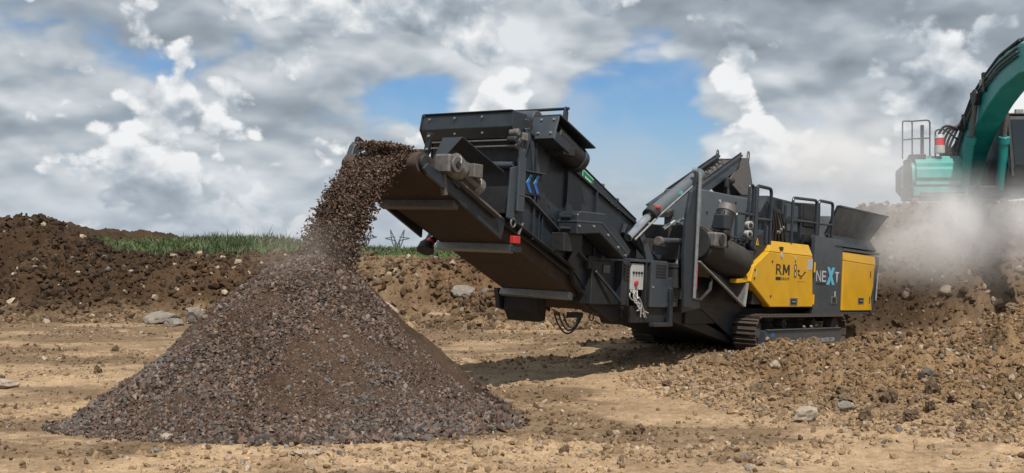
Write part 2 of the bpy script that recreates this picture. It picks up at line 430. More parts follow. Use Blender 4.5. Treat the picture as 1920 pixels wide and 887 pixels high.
def arc(path, r=.06, n=5):
    """round the corners of a polyline"""
    P = [Vector(q) for q in path]; out = [P[0]]
    for i in range(1, len(P)-1):
        a, b, c = P[i-1], P[i], P[i+1]; u = (a-b).normalized(); v = (c-b).normalized()
        rr = min(r, (a-b).length*.45, (c-b).length*.45)
        p0 = b+u*rr; p1 = b+v*rr
        for k in range(n+1):
            t = k/n; out.append(p0*(1-t)**2+b*2*t*(1-t)+p1*t*t)
    out.append(P[-1]); return out
def text(name, body, mat, parent, x, z, y, height, width=None, bold=0.0, facing='-y', extrude=.002, shear=0.0):
    """flat lettering as thin mesh standing on a panel that faces -y"""
    cu = bpy.data.curves.new(name, 'FONT'); cu.body = body; cu.size = 1.0; cu.extrude = 0.0; cu.offset = bold; cu.shear = shear
    cu.resolution_u = 4
    tmp = bpy.data.objects.new(name+'_tmp', cu); COL.objects.link(tmp)
    dg = bpy.context.evaluated_depsgraph_get(); me = bpy.data.meshes.new_from_object(tmp.evaluated_get(dg))
    bpy.data.objects.remove(tmp, do_unlink=True); bpy.data.curves.remove(cu)
    v = np.zeros(len(me.vertices)*3, np.float32); me.vertices.foreach_get('co', v); v = v.reshape(-1, 3)
    lo, hi = v.min(0), v.max(0); sc = height/(hi[1]-lo[1]); sx = (width/(hi[0]-lo[0])) if width else sc
    nv = np.stack([(v[:, 0]-lo[0])*sx+x, np.full(len(v), y), (v[:, 1]-lo[1])*sc+z], 1)
    me.vertices.foreach_set('co', nv.astype(np.float32).ravel()); me.update(); me.materials.clear()
    return link(name, me, mat, parent)

# ------------------------------------------------------------------ where the machine stands
CR_R = np.array([[0.58184, -0.81175, 0.05024], [0.81141, 0.58359, 0.03214], [-0.05541, 0.02206, 0.99822]])
CR_O = np.array([-0.7414, 14.6306, 0.5329])
def cworld(p): return CR_O+CR_R@np.asarray(p, float)

# ------------------------------------------------------------------ the land
SAND = np.array([.378, .268, .166]); LOAM = np.array([.072, .044, .025]); BERM = np.array([.200, .130, .072]); TURF = np.array([.065, .105, .030])
RAMP = np.array([.135, .090, .056])
def crest_h(X): return 1.50 + 1.08*sm(-10.6, -14.0, X) - .06*sm(-9, -5, X)
def foot_y(X): return 27.6 + 1.0*sm(-9, -6, X) - 3.0*sm(-5, -2, X) + 2.6*sm(3, 6, X)
BERM_X = [1.0, 1.9, 2.6, 3.6, 4.8, 6.3, 8.0, 11.0, 16]
BERM_H = [0.0, .05, .20, .50, .66, .90, .92, .82, .5]
BERM_F = [14.5, 14.0, 12.6, 11.2, 10.0, 9.0, 8.2, 7.5, 6.5]
def berm_parts(X, Y):
    hc = np.interp(X, BERM_X, BERM_H); yf = np.interp(X, BERM_X, BERM_F)
    yc = 15.6-.12*np.clip(X-4, 0, 5)
    h = hc*(1+.45*(fbm(X*.85, Y*.85, 2, 301)-.5)+.5*(fbm(X*2.1, Y*2.1, 2, 302)-.5))*np.where(Y < yc, np.clip((Y-yf)/(yc-yf), 0, 1)**.9, 1-sm(yc, yc+2.6, Y))
    return h
def ramp_h(X, Y):
    yf = np.interp(X, [7.0, 8.6, 10.5, 14, 20], [27.0, 25.7, 23.8, 22.8, 22.0])
    top = 3.02*sm(6.6, 9.3, X)
    t = np.clip((Y-yf)/3.4, 0, 1)
    lip = .55*sm(yf+3.0, yf+4.6, Y)
    return top*(t**.92)-lip*top/3.02
def land(X, Y, fine=True):
    """height, soil colour and region (0 ground, 1 left heap/bank, 2 berm in front, 3 ramp)"""
    base = .07+.14*sm(12.8, 10.2, Y)+.05*(fbm(X*.35, Y*.35, 3, 3)-.5)
    # level stand under the crusher's tracks
    lx = (X-CR_O[0])*CR_R[0, 0]+(Y-CR_O[1])*CR_R[1, 0]; ly = (X-CR_O[0])*CR_R[0, 1]+(Y-CR_O[1])*CR_R[1, 1]
    stand = CR_O[2]+CR_R[2, 0]*lx+CR_R[2, 1]*ly
    w = sm(4.8, 6.6, lx)*sm(17, 14, lx)*sm(2.9, 1.7, np.abs(ly))
    base = base*(1-w)+(stand-.012)*w
    yf = foot_y(X); t = np.clip((Y-yf)/3.8, 0, 1)
    holl = fbm(X*.42, Y*.5, 3, 50)
    bank = crest_h(X)*np.clip(t, 0, 1)**.85
    bank = bank-np.clip(holl-.46, 0, 1)*4.2*np.sin(np.pi*np.clip(t, 0, 1))*1.0
    bank = bank+(.55*(fbm(X*.33+3, Y*.45, 2, 61)-.5)+.30*(billow(X*.8, Y*.9, 2, 63)-.55))*np.sin(np.pi*np.clip(t*.92, 0, 1))
    bank = np.maximum(bank, 0)*sm(9.5, 6.5, X)
    back = sm(yf+4, yf+9, Y)
    bank = bank+.34*back*np.exp(-((X+9.9)/2.5)**2)*sm(60, 45, Y)-.35*back*sm(-11.2, -13.0, X)*sm(-19, -16, X)
    b2 = berm_parts(X, Y); r3 = ramp_h(X, Y)
    r3 = np.where(Y > 40, r3*sm(60, 40, Y), r3)
    z = base+bank*(1-sm(40, 60, Y))+1.62*sm(40, 60, Y)+b2+r3-.046*np.clip(Y-52, 0, None)-.046*np.clip(-Y-30, 0, None)
    wl = np.clip(bank*2.4, 0, 1); wb = np.clip(b2*3.2, 0, 1); wr = np.clip(r3*2.5, 0, 1)
    if fine:
        rough = .014+.095*wl+.070*wb+.065*wr
        n = billow(X*1.5, Y*1.5, 4, 9, .62)-.55
        n2 = fbm(X*5.5, Y*5.5, 3, 77, .6)-.5
        cl = sm(.48, .62, fbm(X*.55, Y*.9, 3, 21))+1.6*sm(.44, .58, fbm(X*.7, Y*.6, 3, 101))*sm(17.5, 21, Y)          # cloddy patches on the open floor
        keep = 1-w*.85
        n3 = fbm(X*13, Y*13, 2, 123, .6)-.5; z = z+(.018+.55*rough*np.maximum(wl, wr)+.3*rough*wb+.016*cl)*n3*keep*np.where(Y < 36, 1, 0)
        z = z+(rough*2.6*n+(rough+.034*cl)*1.5*n2)*keep*np.where(Y < 60, 1, 0)
    # colour of the soil itself
    pat = fbm(X*.5, Y*.8, 4, 31); pat2 = fbm(X*1.6, Y*2.2, 3, 57)
    dk = sm(.47, .64, pat)*.85+.38*sm(.48, .66, pat2)
    dk = np.clip(dk+.30*sm(15.8, 18.5, Y)+.9*sm(.44, .58, fbm(X*.7, Y*.6, 3, 21+80))*sm(17.5, 21, Y), 0, 1)
    c = SAND[None]*(1-dk[:, None])+(SAND*.36+LOAM*.60)[None]*dk[:, None]
    lo_ = (0.70+.65*fbm(X*.9, Y*.9, 3, 5))*(1-.25*sm(-8, -11, X)+.75*sm(-5.5, -3.5, X))
    c = c*(1-wl[:, None])+LOAM[None]*wl[:, None]*lo_[:, None]
    # sandy patch on the bank right of the gravel heap
    sp = wl*sm(-6.2, -4.6, X)*sm(-1.6, -3.2, X)
    c = c*(1-.55*sp[:, None])+(SAND*.6)[None]*(.55*sp[:, None])
    c = c*(1-wb[:, None])+BERM[None]*wb[:, None]*(0.75+.55*pat2)[:, None]
    c = c*(1-wr[:, None])+RAMP[None]*wr[:, None]*(0.75+.55*pat2)[:, None]
    tf = sm(yf+4.2, yf+5.4, Y)*sm(8, 5, X)*np.maximum(sm(-12.8, -11.8, X), sm(60, 80, Y))
    c = c*(1-tf[:, None])+TURF[None]*tf[:, None]
    reg = np.zeros(len(X), np.int8); reg[bank > .10] = 1; reg[b2 > .07] = 2; reg[r3 > .10] = 3
    reg[Y > yf+9] = 0
    return z, c, reg
def land_z(x, y):
    x = np.atleast_1d(np.asarray(x, float)); y = np.atleast_1d(np.asarray(y, float)); return land(x, y)[0]

def build_land():
    # fan-shaped grid: fine where the place is seen from, coarse elsewhere, out to the horizon
    th = np.concatenate([np.linspace(-180, -33, 60)[:-1], np.linspace(-33, 33, 770), np.linspace(33, 180, 60)[1:]])
    rr = np.concatenate([np.linspace(.5, 7.5, 12)[:-1], 7.5*np.exp(np.linspace(0, math.log(44/7.5), 500)), 44*np.exp(np.linspace(0, math.log(7000/44), 60))[1:]])
    T, Rr = np.meshgrid(np.radians(th), rr, indexing='ij')
    X = (Rr*np.sin(T)).ravel(); Y = (Rr*np.cos(T)).ravel()
    z, c, reg = land(X, Y)
    V = np.stack([X, Y, z], 1); nt, nr = len(th), len(rr)
    idx = np.arange(nt*nr).reshape(nt, nr)
    F = np.stack([idx[:-1, :-1], idx[:-1, 1:], idx[1:, 1:], idx[1:, :-1]], -1).reshape(-1, 4)
    F = F[:, ::-1]
    fr = np.max(reg[F], 1)
    names = {0: 'ground', 1: 'earth_bank', 2: 'earth_berm', 3: 'earth_ramp'}
    for k, nm in names.items():
        f = F[fr == k]; u, inv = np.unique(f, return_inverse=True)
        o = link(nm, np_mesh(nm, V[u], inv.reshape(f.shape), c[u], True), 'soil')
        tag(o, kind='structure')
        if k == 1: tag(o, 'dark brown heaped earth bank along the back of the site')
        if k == 2: tag(o, 'tan stony earth berm in the right foreground before the tracks')
        if k == 3: tag(o, 'dusty earth ramp behind the hopper carrying the excavator')
        if k == 0: tag(o, 'sandy trampled ground of the work site')
build_land()

def clods(name, label, cat, n, sampler, smin, smax, cols, seed, level=1, sink=.25, jit=.24):
    rng = np.random.default_rng(seed)
    X, Y = sampler(n, rng); z, c, reg = land(X, Y)
    s = smin*(smax/smin)**(rng.random(len(X))**2.3)
    P = np.stack([X, Y, z+s*(.45-sink)], 1)
    pick = rng.random(len(X)); col = c*rng.uniform(.42, 1.12, (len(X), 1))*np.array([[1.0, .97, .92]])
    for frac, cc in cols:
        mk = pick < frac; col[mk] = np.array(cc)[None]*rng.uniform(.75, 1.2, (mk.sum(), 1)); pick[mk] = 2
        pick[~mk] -= frac
    big = s > smin*(smax/smin)**.42
    V, F, C = rocks_np(P[~big], s[~big]*1.15, col[~big], rng, 0, .75, .2)
    V2, F2, C2 = rocks_np(P[big], s[big], col[big], rng, 1, .7, jit)
    V, F, C = np.concatenate([V, V2]), np.concatenate([F, F2+len(V)]), np.concatenate([C, C2])
    o = link(name, np_mesh(name, V, F, C), 'stone')
    return tag(o, label, cat, kind='stuff')
PALE = (.34, .27, .195); PINK = (.30, .205, .155); GREY = (.165, .15, .132); BLUE = (.12, .118, .115)
def in_poly_strip(x0, x1, y0, y1, keep=None):
    def f(n, rng):
        X = rng.uniform(x0, x1, n*2); Y = y0*(y1/y0)**rng.random(n*2)
        ok = np.abs(X) < Y*.60+.4
        if keep is not None: ok &= keep(X, Y) > rng.random(len(X))
        return X[ok][:n], Y[ok][:n]
    return f
floor_keep = lambda X, Y: (.12+.6*sm(.48, .60, fbm(X*.55, Y*.9, 3, 21))+.5*sm(.44, .56, fbm(X*.7, Y*.6, 3, 101))*sm(16, 20, Y)+.55*np.exp(-(((X+2.0)/3.4)**2+((Y-10.0)/.55)**2)))*(berm_parts(X, Y) < .05)
clods('loose_rubble', 'small clods and stones strewn over the sandy ground', 'rubble', 42000, in_poly_strip(-14, 9, 8.6, 27, floor_keep), .007, .048, [(.07, PALE), (.04, PINK), (.03, GREY)], 11)
clods('berm_rubble', 'stones and clods covering the berm in the right foreground', 'rubble', 40000, in_poly_strip(1.6, 12, 8.6, 17, lambda X, Y: (berm_parts(X, Y) > .03)*1.0), .007, .050, [(.06, PALE), (.04, PINK), (.02, GREY), (.006, BLUE)], 12)
clods('bank_rubble', 'dark clods covering the heaped bank at the back', 'rubble', 24000, in_poly_strip(-21, 8, 25, 33.5, lambda X, Y: ((Y > foot_y(X)-.8) & (Y < foot_y(X)+4.6))*1.0), .018, .14, [(.03, PALE), (.015, GREY)], 13)
clods('ramp_rubble', 'stones and clods on the dusty ramp behind the hopper', 'rubble', 6000, in_poly_strip(7, 16, 22.5, 31, lambda X, Y: (ramp_h(X, Y) > .02)*1.0), .02, .12, [(.09, PALE), (.05, PINK)], 14)

# ------------------------------------------------------------------ the crusher
RT = Matrix.Identity(4)
for i in range(3):
    for j in range(3): RT[i][j] = CR_R[i, j]
    RT[i][3] = CR_O[i]
crusher = empty('mobile_crusher', None, RT)
tag(crusher, 'dark grey and yellow tracked mobile crusher with raised screening conveyor', 'crusher')
def sub(name, **k):
    o = empty(name, crusher)
    return o
def bolts(pts, parent, r=.018, axis=(0, -1, 0), mat='galv', name='bolt'):
    me = None; a = Vector(axis).normalized()
    for p in pts:
        if me is None: me = MB().cyl((0, 0, 0), tuple(a*.02), r, r*.8, 8).mesh('bolt', 0); me.materials.append(M[mat])
        o = link(name, me, None, parent); o.location = p

def build_tracks():
    # one shoe: plate and two grousers, x along the track, z outward
    sh = MB().box((-.075, -.225, 0), (.075, .225, .028)).box((-.07, -.225, .028), (-.045, .225, .062)).box((.015, -.225, .028), (.038, .225, .055)).mesh('shoe', .004)
    sh.materials.append(M['track'])
    x0, x1, r = 7.27, 11.48, .285
    L = x1-x0; per = 2*L+2*math.pi*r; n = 62
    ro = MB().cyl((0, -.10, 0), (0, .10, 0), .085, None, 14).cyl((0, -.13, 0), (0, .13, 0), .04, None, 10).mesh('roller', .004); ro.materials.append(M['track'])
    for sgn in (-1, 1):
        yc = sgn*1.045; tr = empty('track', crusher)
        for i in range(n):
            s = per*(i+.5)/n
            if s < L: p = (x0+s, r); a = 0
            elif s < L+math.pi*r: t = (s-L)/r; p = (x1+r*math.sin(t), r*math.cos(t)); a = t
            elif s < 2*L+math.pi*r: p = (x1-(s-L-math.pi*r), -r); a = math.pi
            else: t = math.pi+(s-2*L-math.pi*r)/r; p = (x0+r*math.sin(t), r*math.cos(t)); a = t
            o = link('shoe', sh, None, tr); o.location = (p[0], yc, p[1]+.345); o.rotation_euler = (0, a, 0)
        f = MB().prism([(7.42, .075), (11.28, .075), (11.52, .20), (11.50, .34), (11.35, .385), (7.42, .385)], yc+sgn*.06, yc+sgn*.232)
        fo = f.build('track_frame', 'greyl', tr, .012)
        MB().box((7.42, min(yc+sgn*.2, yc+sgn*.262), .385), (11.36, max(yc+sgn*.2, yc+sgn*.262), .41)).build('track_frame_rail', 'greyl', tr, .006)
        for q in (7.27, 11.48):
            MB().cyl((q, yc-.09, .345), (q, yc+.09, .345), .27, None, 22).cyl((q, yc-.14, .345), (q, yc+.14, .345), .10, None, 14).build('sprocket', 'track', tr, .006)
        for k in range(6):
            o = link('roller', ro, None, tr); o.location = (7.75+k*.66, yc-sgn*.02, .14)
        for k in range(2):
            o = link('roller', ro, None, tr); o.location = (8.6+k*1.6, yc, .50)
        if sgn < 0:
            text('web_address', 'RUBBLEMASTER.COM', 'silver', tr, 9.90, .12, yc-.234, .085, 1.15, .002)
            MB().box((7.66, yc-.234, .27), (7.80, yc-.2325, .35)).build('blue_sticker', 'blue', tr, 0)
            for q in (9.33, 9.72): MB().cyl((q, yc-.20, .44), (q, yc-.24, .44), .028, None, 10).build('grease_nipple', 'galv', tr, .003)
build_tracks()

def build_body():
    # chassis and engine house -------------------------------------------------
    ch = sub('chassis')
    MB().box((5.1, -.80, .50), (13.3, .80, .78)).build('main_beam', 'dark', ch, .01)
    MB().box((7.9, -.80, .16), (10.9, .80, .50)).build('cross_member', 'dark', ch, .01)
    MB().prism([(5.30, 1.28), (5.55, .80), (7.15, .16), (7.30, .16), (7.30, .95), (6.7, 1.28)], -.82, -.79).build('skirt_plate', 'grey', ch, .004)
    MB().prism([(5.30, 1.28), (5.55, .80), (7.15, .16), (7.30, .16), (7.30, .95), (6.7, 1.28)], .79, .82).build('skirt_plate', 'grey', ch, .004)
    MB().prism([(4.3, .62), (7.2, .10), (7.2, .2), (4.3, .9)], -.75, .75).build('belly_plate', 'dark', ch, .004)
    en = sub('engine_house')
    MB().box((7.0, -1.16, .86), (13.2, 1.16, 2.02)).build('housing', 'dark', en, .01)
    MB().box((9.80, -1.245, .675), (11.46, -1.165, 2.26)).build('centre_panel', 'greyl', en, .008)
    MB().box((9.80, -1.243, .675), (13.42, -1.10, .735)).build('sill', 'greyl', en, .006)
    MB().prism([(13.83, 2.00), (13.98, 2.00), (13.70, .70), (13.53, .70), (13.53, .75), (13.60, 1.05), (13.64, 1.75)], -1.25, 1.16).build('rear_post', 'greyl', en, .006)
    MB().prism([(11.46, 2.03), (11.46, 2.09), (13.98, 2.09), (13.98, 2.03)], -1.255, 1.16).build('top_sill', 'greyl', en, .006)
    # far side
    MB().prism([(7.69, 2.03), (9.64, 2.05), (9.78, .83), (7.59, .82), (6.63, 1.27), (6.76, 1.54)], 1.17, 1.25).build('far_cover', 'yellow', en, .012)
    MB().box((9.8, 1.17, .68), (13.4, 1.25, 2.0)).build('far_panel', 'greyl', en, .012)
    # front yellow cover: lower flat face and tilted top strip
    d1 = empty('front_cover', crusher)
    yo = -1.262
    MB().prism([(7.42, 1.835), (9.655, 1.835), (9.76, .83), (7.59, .82), (6.64, 1.27), (6.77, 1.545)], yo, -1.10).build('panel', 'yellow', d1, .014)
    v = [(7.44, yo, 1.84), (9.655, yo, 1.84), (9.64, -1.17, 2.06), (7.69, -1.17, 2.045), (7.44, -1.05, 1.84), (9.655, -1.05, 1.84), (9.64, -1.05, 2.06), (7.69, -1.05, 2.045)]
    MB().add(v, [(0, 1, 2, 3), (4, 7, 6, 5), (0, 4, 5, 1), (1, 5, 6, 2), (2, 6, 7, 3), (3, 7, 4, 0)]).build('top_strip', 'yellow', d1, .006)
    MB().prism([(6.25, 1.30), (6.66, 1.33), (6.66, 1.255), (6.25, 1.23)], -1.2, -1.05).build('front_lip', 'yellow', d1, .006)
    def latch(x, z, par):
        MB().box((x, yo-.006, z), (x+.40, yo+.01, z+.145)).build('latch_plate', 'galvd', par, .004)
        MB().box((x+.05, yo-.009, z+.025), (x+.33, yo-.006, z+.12)).build('latch_recess', 'black', par, 0)
        MB().box((x+.10, yo-.02, z+.06), (x+.28, yo-.009, z+.085)).build('latch_handle', 'galv', par, .003)
    latch(8.53, .855, d1)
    for z in (1.62, .98): MB().cyl((9.745, yo-.012, z-.10), (9.745, yo-.012, z+.10), .022, None, 10).build('hinge', 'yellow', d1, .003)
    MB().box((7.98, yo-.006, 1.885), (8.10, yo+.03, 1.95)).build('vent_slot', 'black', d1, 0)
    MB().cyl((8.04, yo, 1.79), (8.04, yo-.012, 1.79), .055, None, 16).build('lamp_disc', 'white', d1, .002)
    for (bx, bz) in ((7.6, 1.66), (7.58, 1.02), (6.8, 1.33), (6.82, 1.48)):
        MB().cyl((bx, yo, bz), (bx, yo-.014, bz), .02, None, 8).build('screw', 'black', d1, 0)
    MB().box((6.86, yo-.003, 1.36), (6.90, yo-.0015, 1.50)).build('warning_label', 'white', d1, 0)
    text('letter_r', 'R', 'black', d1, 7.79, 1.425, yo-.003, .20, .30, .006)
    mm = [(0, 0), (0, 1), (.24, 1), (.5, .46), (.76, 1), (1, 1), (1, 0), (.79, 0), (.79, .62), (.59, .2), (.41, .2), (.21, .62), (.21, 0)]
    MB().prism([(8.12+.34*u, 1.425+.20*v) for u, v in mm], yo-.0035, yo-.0015).build('letter_m', 'black', d1, 0)
    MB().box((7.79, yo-.0035, 1.325), (8.03, yo-.0015, 1.385)).build('emblem_bar', 'black', d1, 0)
    text('emblem_word', 'GROUP', 'black', d1, 8.05, 1.328, yo-.003, .055, .40, .004)
    # pictograms: a dot, a drop and two rings
    MB().cyl((8.74, yo-.001, 1.77), (8.74, yo-.004, 1.77), .035, None, 14).build('pictogram', 'white', d1, 0)
    MB().cyl((8.74, yo-.001, 1.70), (8.74, yo-.004, 1.70), .022, None, 12).build('pictogram', 'black', d1, 0)
    for zc in (1.585, 1.46):
        MB().tube([(8.75+.052*math.cos(a), yo-.004, zc+.062*math.sin(a)) for a in np.linspace(0, 2*math.pi, 20)[:-1]], .008, 5, True).build('pictogram', 'black', d1, 0)
        MB().cyl((8.75, yo-.001, zc), (8.75, yo-.003, zc), .042, None, 14).build('pictogram', 'silver', d1, 0)
    # bird-like dealer mark
    MB().box((8.87, yo-.0035, 1.50), (8.97, yo-.0015, 1.545)).build('dealer_mark', 'black', d1, 0)
    MB().tube([(8.90+.34*k/10, yo-.003, 1.47-.075*math.sin(math.pi*k/11)+.0060*k) for k in range(11)], .011, 5).build('dealer_mark', 'black', d1, 0)
    MB().prism([(9.20, 1.47), (9.27, 1.54), (9.26, 1.51), (9.34, 1.52), (9.26, 1.48)], yo-.0035, yo-.0015).build('dealer_mark', 'black', d1, 0)
    MB().box((8.98, yo-.0035, 1.375), (9.12, yo-.0015, 1.39)).build('dealer_mark', 'black', d1, 0)
    MB().box((8.88, yo-.003, 1.315), (9.28, yo-.0015, 1.325)).build('dealer_mark', 'red', d1, 0)
    MB().box((9.38, yo-.004, 1.56), (9.66, yo-.0015, 1.775)).build('paper_label', 'white', d1, 0)
    for k in range(4): MB().box((9.43, yo-.0055, 1.59+k*.045), (9.61, yo-.0042, 1.605+k*.045)).build('print_line', 'silver', d1, 0)
    # lettering on the grey centre panel
    cp = empty('model_lettering', crusher); yc = -1.2485
    text('letter_n', 'N', 'silver', cp, 9.93, 1.345, yc, .225, .27, .004)
    text('letter_e', 'E', 'silver', cp, 10.26, 1.345, yc, .225, .24, .004)
    X0 = [(10.53, 1.29), (10.69, 1.29), (11.02, 1.655), (10.86, 1.655)]
    X1 = [(10.86, 1.29), (11.02, 1.29), (10.69, 1.655), (10.53, 1.655)]
    MB().prism(X0, yc-.002, yc+.001).build('letter_x', 'lblue', cp, 0)
    MB().prism(X1, yc-.004, yc-.0022).build('letter_x_stroke', 'lblue', cp, 0)
    text('letter_t', 'T', 'silver', cp, 11.03, 1.345, yc, .225, .25, .004)
    MB().box((9.93, yc-.002, 1.285), (10.50, yc+.001, 1.32)).build('underline', 'black', cp, 0)
    MB().box((10.86, yc-.012, .90), (11.20, yc+.01, 1.05)).build('latch_plate', 'galvd', cp, .004)
    MB().box((10.90, yc-.014, .92), (11.10, yc-.012, 1.03)).build('latch_recess', 'black', cp, 0)
    MB().box((11.03, yc-.016, 1.05), (11.07, yc-.002, 1.16)).build('latch_pin', 'white', cp, .002)
    # rear yellow door
    d2 = empty('rear_door', crusher)
    MB().prism([(11.50, 1.825), (13.66, 1.79), (13.60, 1.70), (13.56, 1.30), (13.42, 1.05), (13.52, .76), (11.50, .755)], yo, -1.12).build('panel', 'yellow', d2, .014)
    v = [(11.50, yo, 1.83), (13.66, yo, 1.795), (13.70, -1.235, 1.99), (11.50, -1.235, 2.015), (11.50, -1.10, 1.83), (13.66, -1.10, 1.795), (13.70, -1.10, 1.99), (11.50, -1.10, 2.015)]
    MB().add(v, [(0, 1, 2, 3), (4, 7, 6, 5), (0, 4, 5, 1), (1, 5, 6, 2), (2, 6, 7, 3), (3, 7, 4, 0)]).build('top_strip', 'yellow', d2, .006)
    latch(12.52, .90, d2)
    for z in (1.50, .92): MB().box((13.30, yo-.006, z), (13.345, yo+.01, z+.15)).build('grip_slot', 'black', d2, 0)
    MB().tube([(13.74, -1.30, 1.62), (13.66, -1.30, 1.02)], .02, 8).build('handrail', 'galv', d2, 0)

    # hopper -----------------------------------------------------------------
    hp = sub('hopper')
    for s in (-1, 1):
        # flared wing: rim, inward leaning wall, chamfer down to the house top
        prof = [(s*1.20, 2.09), (s*1.0, 2.36), (s*1.25, 2.955), (s*1.34, 2.965), (s*1.335, 2.925), (s*1.30, 2.92), (s*1.05, 2.36), (s*1.275, 2.12)]
        wing = []
        for xx in (10.95, 14.02): wing.append(xx)
        vs = []
        n = len(prof)
        for k, xx in enumerate(wing):
            for (yy, zz) in prof:
                xo = (zz-2.09)*.72*k
                vs.append((xx-.35*k+xo, yy, zz))
        fs = [tuple(range(n)), tuple(range(2*n-1, n-1, -1))]+[(i, i+n, (i+1) % n+n, (i+1) % n) for i in range(n)]
        MB().add(vs, fs).build('hopper_wing', 'grey', hp, .006)
    MB().add([(13.80, -1.0, 2.36), (13.80, 1.0, 2.36), (14.28, 1.28, 2.95), (14.28, -1.28, 2.95), (13.75, -1.0, 2.36), (13.75, 1.0, 2.36), (14.23, 1.28, 2.95), (14.23, -1.28, 2.95)],
             [(0, 1, 2, 3), (4, 7, 6, 5), (0, 4, 5, 1), (1, 5, 6, 2), (2, 6, 7, 3), (3, 7, 4, 0)]).build('rear_flap', 'grey', hp, .005)
    MB().box((9.9, -.98, 2.03), (13.8, .98, 2.30)).build('feeder_trough', 'dark', hp, .01)
    # crusher box between platform rails
    cb = sub('crusher_box')
    MB().prism([(7.75, 2.03), (7.75, 2.60), (8.1, 2.92), (9.4, 2.90), (10.9, 2.98), (10.9, 2.03)], -.92, .92).build('box_shell', 'grey', cb, .012)
    MB().box((8.62, -1.0, 2.05), (8.70, -.92, 2.88)).build('rib', 'grey', cb, .006)
    MB().box((9.62, -1.0, 2.05), (9.70, -.92, 2.9)).build('rib', 'grey', cb, .006)
    MB().box((8.9, -.985, 2.30), (9.5, -.92, 2.82)).build('access_door', 'greyl', cb, .01)
    MB().box((9.82, -.985, 2.45), (10.75, -.92, 2.92)).build('access_door', 'dark', cb, .01)
    for k in range(5):
        x = 7.95+.13*k
        MB().tube([(x, -.97, 2.80-.03*k), (x+.05, -1.04, 2.6), (x+.16, -1.05, 2.35), (x+.20+.04*k, -1.0, 2.06)], .022, 7).build('hydraulic_hose', 'cable', cb, 0, True)
    for k in range(3): MB().cyl((8.35+.09*k, -1.0, 2.24+.05*k), (8.35+.09*k, -1.09, 2.24+.05*k), .032, None, 10).build('hose_fitting', 'alu', cb, .003)
    MB().cyl((8.28, -1.02, 2.58), (8.45, -1.04, 2.30), .035, None, 10).build('valve', 'galvd', cb, .003)
    # big slate plate (return box) and column behind
    rb = sub('return_box')
    MB().box((5.88, -.62, 1.30), (8.02, .10, 2.84)).build('box_shell', 'slate', rb, .012)  # paler shell: brightness from facing sun and sky is painted into its colour
    MB().prism([(6.95, 1.30), (7.75, 1.30), (7.75, 2.25), (6.95, 1.95)], -1.02, -.63).build('pedestal', 'grey', rb, .01)
    MB().cyl((6.62, -.62, 2.69), (6.62, -.635, 2.69), .03, None, 10).build('plug', 'white', rb, 0)
    for (bx, bz) in ((6.1, 2.45), (7.2, 2.45), (6.1, 2.1), (7.3, 2.72)): MB().cyl((bx, -.62, bz), (bx, -.64, bz), .018, None, 8).build('bolt', 'black', rb, 0)
    # platform rails ---------------------------------------------------------
    rl = sub('platform_rails')
    def rail(pts, r=.030, rad=.10): MB().tube(arc(pts, rad), r, 8).build('rail', 'grey', rl, 0, True)
    y = -1.18
    rail([(6.62, y, 1.95), (6.62, y, 2.99), (6.80, y, 2.99), (6.80, y, 1.9)], .028, .08)
    rail([(6.95, y, 1.9), (6.95, y, 3.0), (7.62, y, 3.0), (7.62, y, 1.95)], .032)
    rail([(6.93, y, 2.40), (7.62, y, 2.42)], .028)
    MB().box((6.86, y-.03, 1.85), (7.0, y+.03, 2.98)).build('rail_post', 'grey', rl, .006)
    MB().box((7.42, y-.02, 1.98), (7.50, y+.04, 2.32)).build('rail_post', 'grey', rl, .006)
    rail([(6.12, y, 1.72), (6.12, y, 2.46), (6.85, y, 2.46)], .028)
    rail([(5.8, y, 2.02), (6.85, y, 2.02)], .022)
    MB().box((6.05, y-.02, 1.55), (6.90, y+.04, 1.82)).build('toe_board', 'grey', rl, .006)
    rail([(8.70, y, 2.05), (8.70, y, 2.93), (9.98, y, 2.98), (9.98, y, 1.95)], .030)
    rail([(8.72, y, 2.50), (10.0, y, 2.52)], .026)
    rail([(10.10, y, 1.92), (10.10, y, 2.99), (10.92, y, 3.0), (10.92, y, 1.92)], .032)
    rail([(10.10, y, 2.52), (10.92, y, 2.54)], .026)
    MB().box((9.88, y-.05, 1.90), (10.98, y-.01, 2.0)).build('step', 'grey', rl, .006)
    MB().cyl((9.86, y-.04, 2.22), (9.86, y+.03, 2.22), .045, None, 12).build('clamp', 'galv', rl, .004)
    lt = sub('work_lamp')
    MB().cyl((6.52, -1.28, 2.26), (6.55, -1.18, 2.28), .075, .05, 14).cyl((6.50, -1.28, 2.10), (6.53, -1.18, 2.12), .07, .05, 14).build('lamp_head', 'white', lt, .005, True)
    MB().cyl((6.52, -1.282, 2.26), (6.519, -1.286, 2.26), .05, None, 14).cyl((6.50, -1.282, 2.10), (6.499, -1.286, 2.10), .045, None, 14).build('lamp_glass', 'black', lt, 0)
    MB().bar((6.60, -1.18, 1.95), (6.60, -1.18, 2.40), .05, .04, (0, 1, 0)).build('bracket', 'galvd', lt, .004)
    wt = sub('warning_triangle')
    MB().prism([(6.90, 1.93), (7.04, 1.93), (6.97, 2.06)], -1.226, -1.222).build('triangle', 'yellow', wt, 0)
    MB().prism([(6.955, 1.955), (6.985, 1.955), (6.97, 2.02)], -1.2295, -1.2275).build('symbol', 'black', wt, 0)
build_body()

